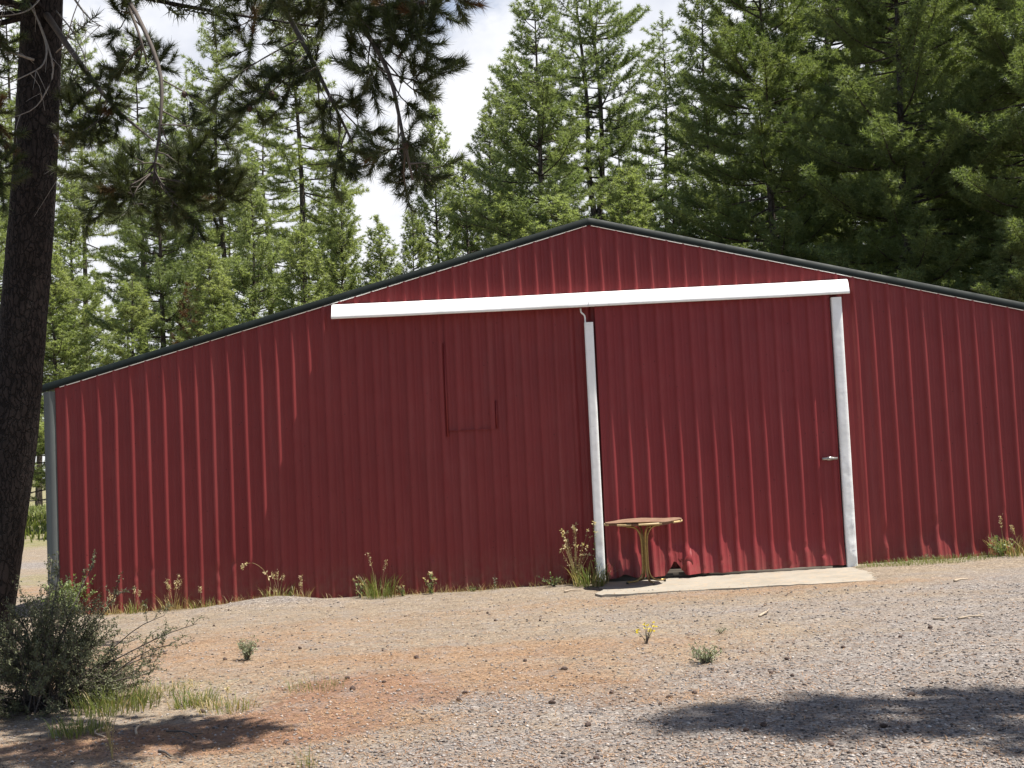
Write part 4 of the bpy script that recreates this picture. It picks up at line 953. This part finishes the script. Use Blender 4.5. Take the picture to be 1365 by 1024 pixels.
# arching seed stalk with a bent scrap of flashing below it
P = ground_at(358, 800); P = np.array([P[0], -.2, float(gz(P[0], -.2))]); st = empty('arching_stalk', P, 'single arching straw stalk with drooping seed head before the wall', 'grass stalk')
b = MB(); pp = curve([(0.02, 0, 0), (.03, 0, .22), (-.06, -.03, .40), (-.19, -.05, .49), (-.30, -.06, .47), (-.335, -.06, .42)], 16); b.tube(pp, np.linspace(.0035, .0015, 16), 4, False); b.build('stem', M_DRY, st)
b = MB(); g = np.random.default_rng(3); V, qd = leaves(pp[11:].repeat(6, 0)+g.normal(size=(30, 3))*.012, g, .035); b.add(V, qd); V, qd = leaves(pp[4:6].repeat(4, 0), g, .05); b.add(V, qd); b.build('seed_head', M_CREAM, st)
# grass strip right of the apron
n = 1500; g = np.random.default_rng(91)
V, q = blades(n, 1.0, .11, .003, g, .8); Vr = V.reshape(n, 8, 3); c = Vr[:, 0, :2].copy(); off = c*np.array([.95, .24]); Vr[:, :, :2] += (off-c)[:, None]; Vr[:, :, 0] += 4.25; Vr[:, :, 1] -= .34; Vr[:, :, 2] += gz(Vr[:, 0, 0], Vr[:, 0, 1])[:, None]
b = MB(); b.add(Vr.reshape(-1, 3), q); tag(b.build('short_grass', M_GRASS), 'short thin grass strip along the wall right of the concrete apron', 'grass', kind='stuff')
# ragged dry fringe along the foot of the wall
n = 1500; g = np.random.default_rng(95); V, q = blades(n, 1.0, .13, .0028, g, 1.1); Vr = V.reshape(n, 8, 3); c = Vr[:, 0, :2].copy()
xx = g.uniform(-7.4, -.25, 5000); dn = fbm(xx*1.1+4, 0*xx+2, 61, 3)+.3*np.exp(-((xx+6)/1.0)**2); xx = xx[g.random(5000) < np.clip((dn-.42)*4, .04, 1)]; xx = g.choice(xx, n)
yy = -.05-np.abs(g.normal(size=n))*.09; hs_ = g.uniform(.35, 1.5, n)**1.3; Vr[:, :, :2] -= c[:, None]; Vr[:, :, 2] *= hs_[:, None]; Vr[:, :, 0] += xx[:, None]; Vr[:, :, 1] += yy[:, None]; Vr[:, :, 2] += gz(xx, yy)[:, None]
b = MB(); b.add(Vr.reshape(-1, 3), q); tag(b.build('dry_grass_fringe', M_DRY), 'ragged thin fringe of dry grass along the foot of the wall', 'dry grass', kind='stuff')
# far meadow beyond the corner
n = 16000; V, q = blades(n, 1.0, .4, .03, g, .6); Vr = V.reshape(n, 8, 3); c = Vr[:, 0, :2].copy(); off = np.stack([-24+c[:, 0]*15, 36+c[:, 1]*21], -1); Vr[:, :, :2] += (off-c)[:, None]; Vr[:, :, 2] += gz(Vr[:, 0, 0], Vr[:, 0, 1])[:, None]
b = MB(); b.add(Vr.reshape(-1, 3), q); tag(b.build('meadow_grass', M_GRASS), 'bright green grass far behind the left barn corner', 'grass', kind='stuff')
# yard plants
leafy(330, 880, 'small pale sage plant alone on the gravel before the left bay', 81, .22, .15, 2, M_SAGE, .022, 30, cat='plant', name='sage_plant', lp=14)
leafy(940, 884, 'low yellowish green plant on grey gravel below the apron', 82, .16, .17, 2, M_SAGE, .024, 26, cat='plant', name='low_plant', lp=12)
leafy(862, 858, 'thin plant with yellow flowers on the gravel below the table', 83, .20, .13, 1, M_SAGE, .016, 10, (M_YELLOW, .022), cat='flower', name='yellow_flower', lp=6)
leafy(960, 845, 'tiny faint weed on the gravel below the apron', 84, .07, .08, 1, M_SAGE, .015, 6)
tuft(262, 940, 'green clump in the middle of grass row by the dark shrub', 85, .19, .18, 260, True, 1, drymix=.3, wd=.0042)
tuft(155, 945, 'long bladed clump in the shade right of the dark shrub', 86, .26, .34, 420, True, 0, drymix=.15, wd=.0042)
tuft(108, 978, 'dense spiky clump in the shade in front of the dark shrub', 87, .20, .2, 240, True, 0, drymix=.1, wd=.0042)
tuft(218, 925, 'short thin grass between the dark shrub and middle clump', 88, .14, .26, 200, True, 0, drymix=.4, wd=.0042)
tuft(305, 945, 'pale thin clump at the right end of the grass row', 89, .15, .2, 170, True, 1, drymix=.6, wd=.0042)
tuft(418, 920, 'faint greyish grass patch on the orange needles', 90, .16, .24, 130, True, 0, drymix=0, wd=.0022)
tuft(410, 1024, 'upright thin green clump at the bottom edge of the view', 91, .20, .07, 40, True, 0, drymix=.3, wd=.002, lean=.4)
leafy(150, 1012, 'thin straw weed standing at the bottom left, before the spiky clump', 92, .32, .07, 1, M_CREAM, .014, 6, stemmat=M_DRY, name='dry_weed', lp=12)
# dark shrub
SP = ground_at(62, 945); SP[2] = gz(SP[0], SP[1]); sh_ = empty('shrub', SP, 'big dark grey green shrub in the shade at the foot of the left trunk', 'shrub')
g = np.random.default_rng(8); b = MB(); lb = MB()
def shrub_stem(e, r0, subs, sl):
    base = np.array([g.normal()*.12, g.normal()*.12, -.02]); pp = curve([base, base*.5+e*np.array([.35, .35, .45]), e*np.array([.75, .75, .85]), e], 9); b.tube(pp, np.linspace(r0, .0025, 9), 4, False)
    for _ in range(subs):
        t = g.uniform(.35, 1); q_ = np.array([np.interp(t, np.linspace(0, 1, 9), pp[:, j]) for j in range(3)]); dv = norm(norm(e)+g.normal(size=3)*.6+np.array([0, 0, .25])); l = sl*g.uniform(.5, 1.2)
        s2 = curve([q_, q_+dv*l*.5+g.normal(size=3)*.02, q_+dv*l], 5); b.tube(s2, np.linspace(.003, .0012, 5), 3, False)
        m = int(l*190); t2 = g.uniform(.1, 1, m); P_ = np.stack([np.interp(t2, np.linspace(0, 1, 5), s2[:, j]) for j in range(3)], -1)+g.normal(size=(m, 3))*.008; V, qd = leaves(P_, g, .021); lb.add(V, qd)
for _ in range(130):
    a = g.random()*2*PI; el = g.uniform(.05, 1.35); Ls = g.uniform(.6, 1.0); e = np.array([math.cos(a)*math.cos(el)*.80, math.sin(a)*math.cos(el)*.75, math.sin(el)*.92])*Ls
    shrub_stem(e, .008, 9, .25)
for e in ((1.22, .15, .62), (1.10, -.1, .50), (.95, .2, .40), (1.0, .0, .72), (.8, .3, .3), (.9, -.2, .28)): shrub_stem(np.array(e), .009, 9, .20)
for e in ((.55, .4, .92), (.30, .3, 1.12), (-.1, .4, 1.2), (.1, .1, 1.15)): shrub_stem(np.array(e), .008, 7, .2)
b.build('stems', M_TWIG, sh_); lb.build('leaves', M_SHRUB, sh_)

# ------------------------------------------------------------------ small debris
cb = MB(); an = np.arange(8)*2*PI/8; zs = np.linspace(-.030, .030, 7); rr = np.array([.004, .016, .022, .024, .021, .014, .003])
V = np.array([[(r_*(1+.28*((i_+j_) % 2))*math.cos(a), r_*(1+.28*((i_+j_) % 2))*math.sin(a), z) for i_, a in enumerate(an)] for j_, (z, r_) in enumerate(zip(zs, rr))])
i = np.arange(6)[:, None]*8+np.arange(8)[None]; j = np.arange(6)[:, None]*8+(np.arange(8)[None]+1) % 8
cb.add(V.reshape(-1, 3), np.stack([i, j, j+8, i+8], -1).reshape(-1, 4)); cone0 = cb.build('pine_cone', M_CONE)
tag(cone0, 'small dark pine cone lying on the gravel yard before the barn', 'pine cone', 'pine cones scattered over the yard')
spots = [(784, 968), (752, 893), (625, 865), (463, 905), (470, 920), (512, 910), (620, 925), (612, 935), (736, 938), (815, 925), (892, 930), (576, 960), (650, 818), (728, 818), (540, 822), (660, 828), (720, 828), (305, 815), (880, 940),
         (1028, 898), (1050, 880), (1056, 902), (926, 925), (994, 975), (1178, 970), (1126, 978), (1018, 968), (1108, 994), (1215, 928), (1328, 932), (1124, 864), (1200, 850), (1028, 804), (1240, 838), (220, 872), (300, 880), (400, 865), (386, 890), (345, 862),
         (270, 950), (245, 958), (380, 992), (60, 1000), (285, 835), (510, 868), (555, 878), (700, 882), (465, 990), (795, 1012)]
for k_, (px, py) in enumerate(spots):
    o = cone0 if k_ == 0 else cone0.copy()
    if k_: COL.objects.link(o)
    P = ground_at(px, py); s_ = rng.uniform(.35, .85); o.scale = (s_*rng.uniform(.7, 1.2), s_*rng.uniform(.7, 1.1), s_*rng.uniform(.8, 1.5)); o.location = (P[0], P[1], P[2]+.012*s_); o.rotation_euler = (PI/2+rng.normal()*.25, rng.normal()*.3, rng.random()*6.28)
def stick(px0, py0, px1, py1, r, label, seed, mat=M_STICK, fork=True):
    g = np.random.default_rng(seed); a, c = ground_at(px0, py0), ground_at(px1, py1); m = (a+c)/2+np.array([g.normal()*.02, g.normal()*.03, .012]); o3 = np.array([0, 0, r*.8])
    b = MB(); pp = curve([a+o3, m+o3, c+o3+np.array([0, 0, .008])], 10)-a; b.tube(pp, np.linspace(r, r*.5, 10), 6)
    if fork: b.tube(curve([pp[6], pp[6]+(pp[9]-pp[6])*.5+np.array([.02, .03, .01]), pp[6]+(pp[9]-pp[6])*.8+np.array([.03, .08, .012])], 4), np.linspace(r*.5, r*.3, 4), 5)
    o = b.build('stick', mat); o.location = tuple(a); tag(o, label, 'stick')
stick(1277, 826, 1312, 824, .012, 'pale straight stick on the gravel near the right edge', 1)
stick(1012, 823, 1024, 817, .014, 'short curved chip of pale wood on gravel below the apron', 2)
stick(1244, 826, 1256, 826, .010, 'tiny pale stick left of the straight stick near right edge', 3, fork=False)
stick(1272, 776, 1290, 774, .016, 'short whitish stick by the grass strip near right wall', 4, fork=False)
stick(182, 980, 192, 966, .010, 'curved bleached stick in the shade right of the dark shrub', 5)
stick(222, 976, 262, 988, .008, 'thin dark twig lying in the shade at the bottom left', 6, M_TWIG)
stick(212, 1003, 228, 1012, .011, 'short reddish brown stick at the bottom left', 7, M_TWIG, fork=False)
stick(132, 972, 140, 985, .008, 'small bleached forked stick beside the spiky grass clump', 8)
stick(752, 790, 775, 788, .014, 'pale stick lying by the grass at the left jamb', 9, fork=False)
stick(335, 768, 331, 797, .010, 'thin scrap of pale flashing leaning at the wall by the arching stalk', 10, M_WHITE, fork=False)
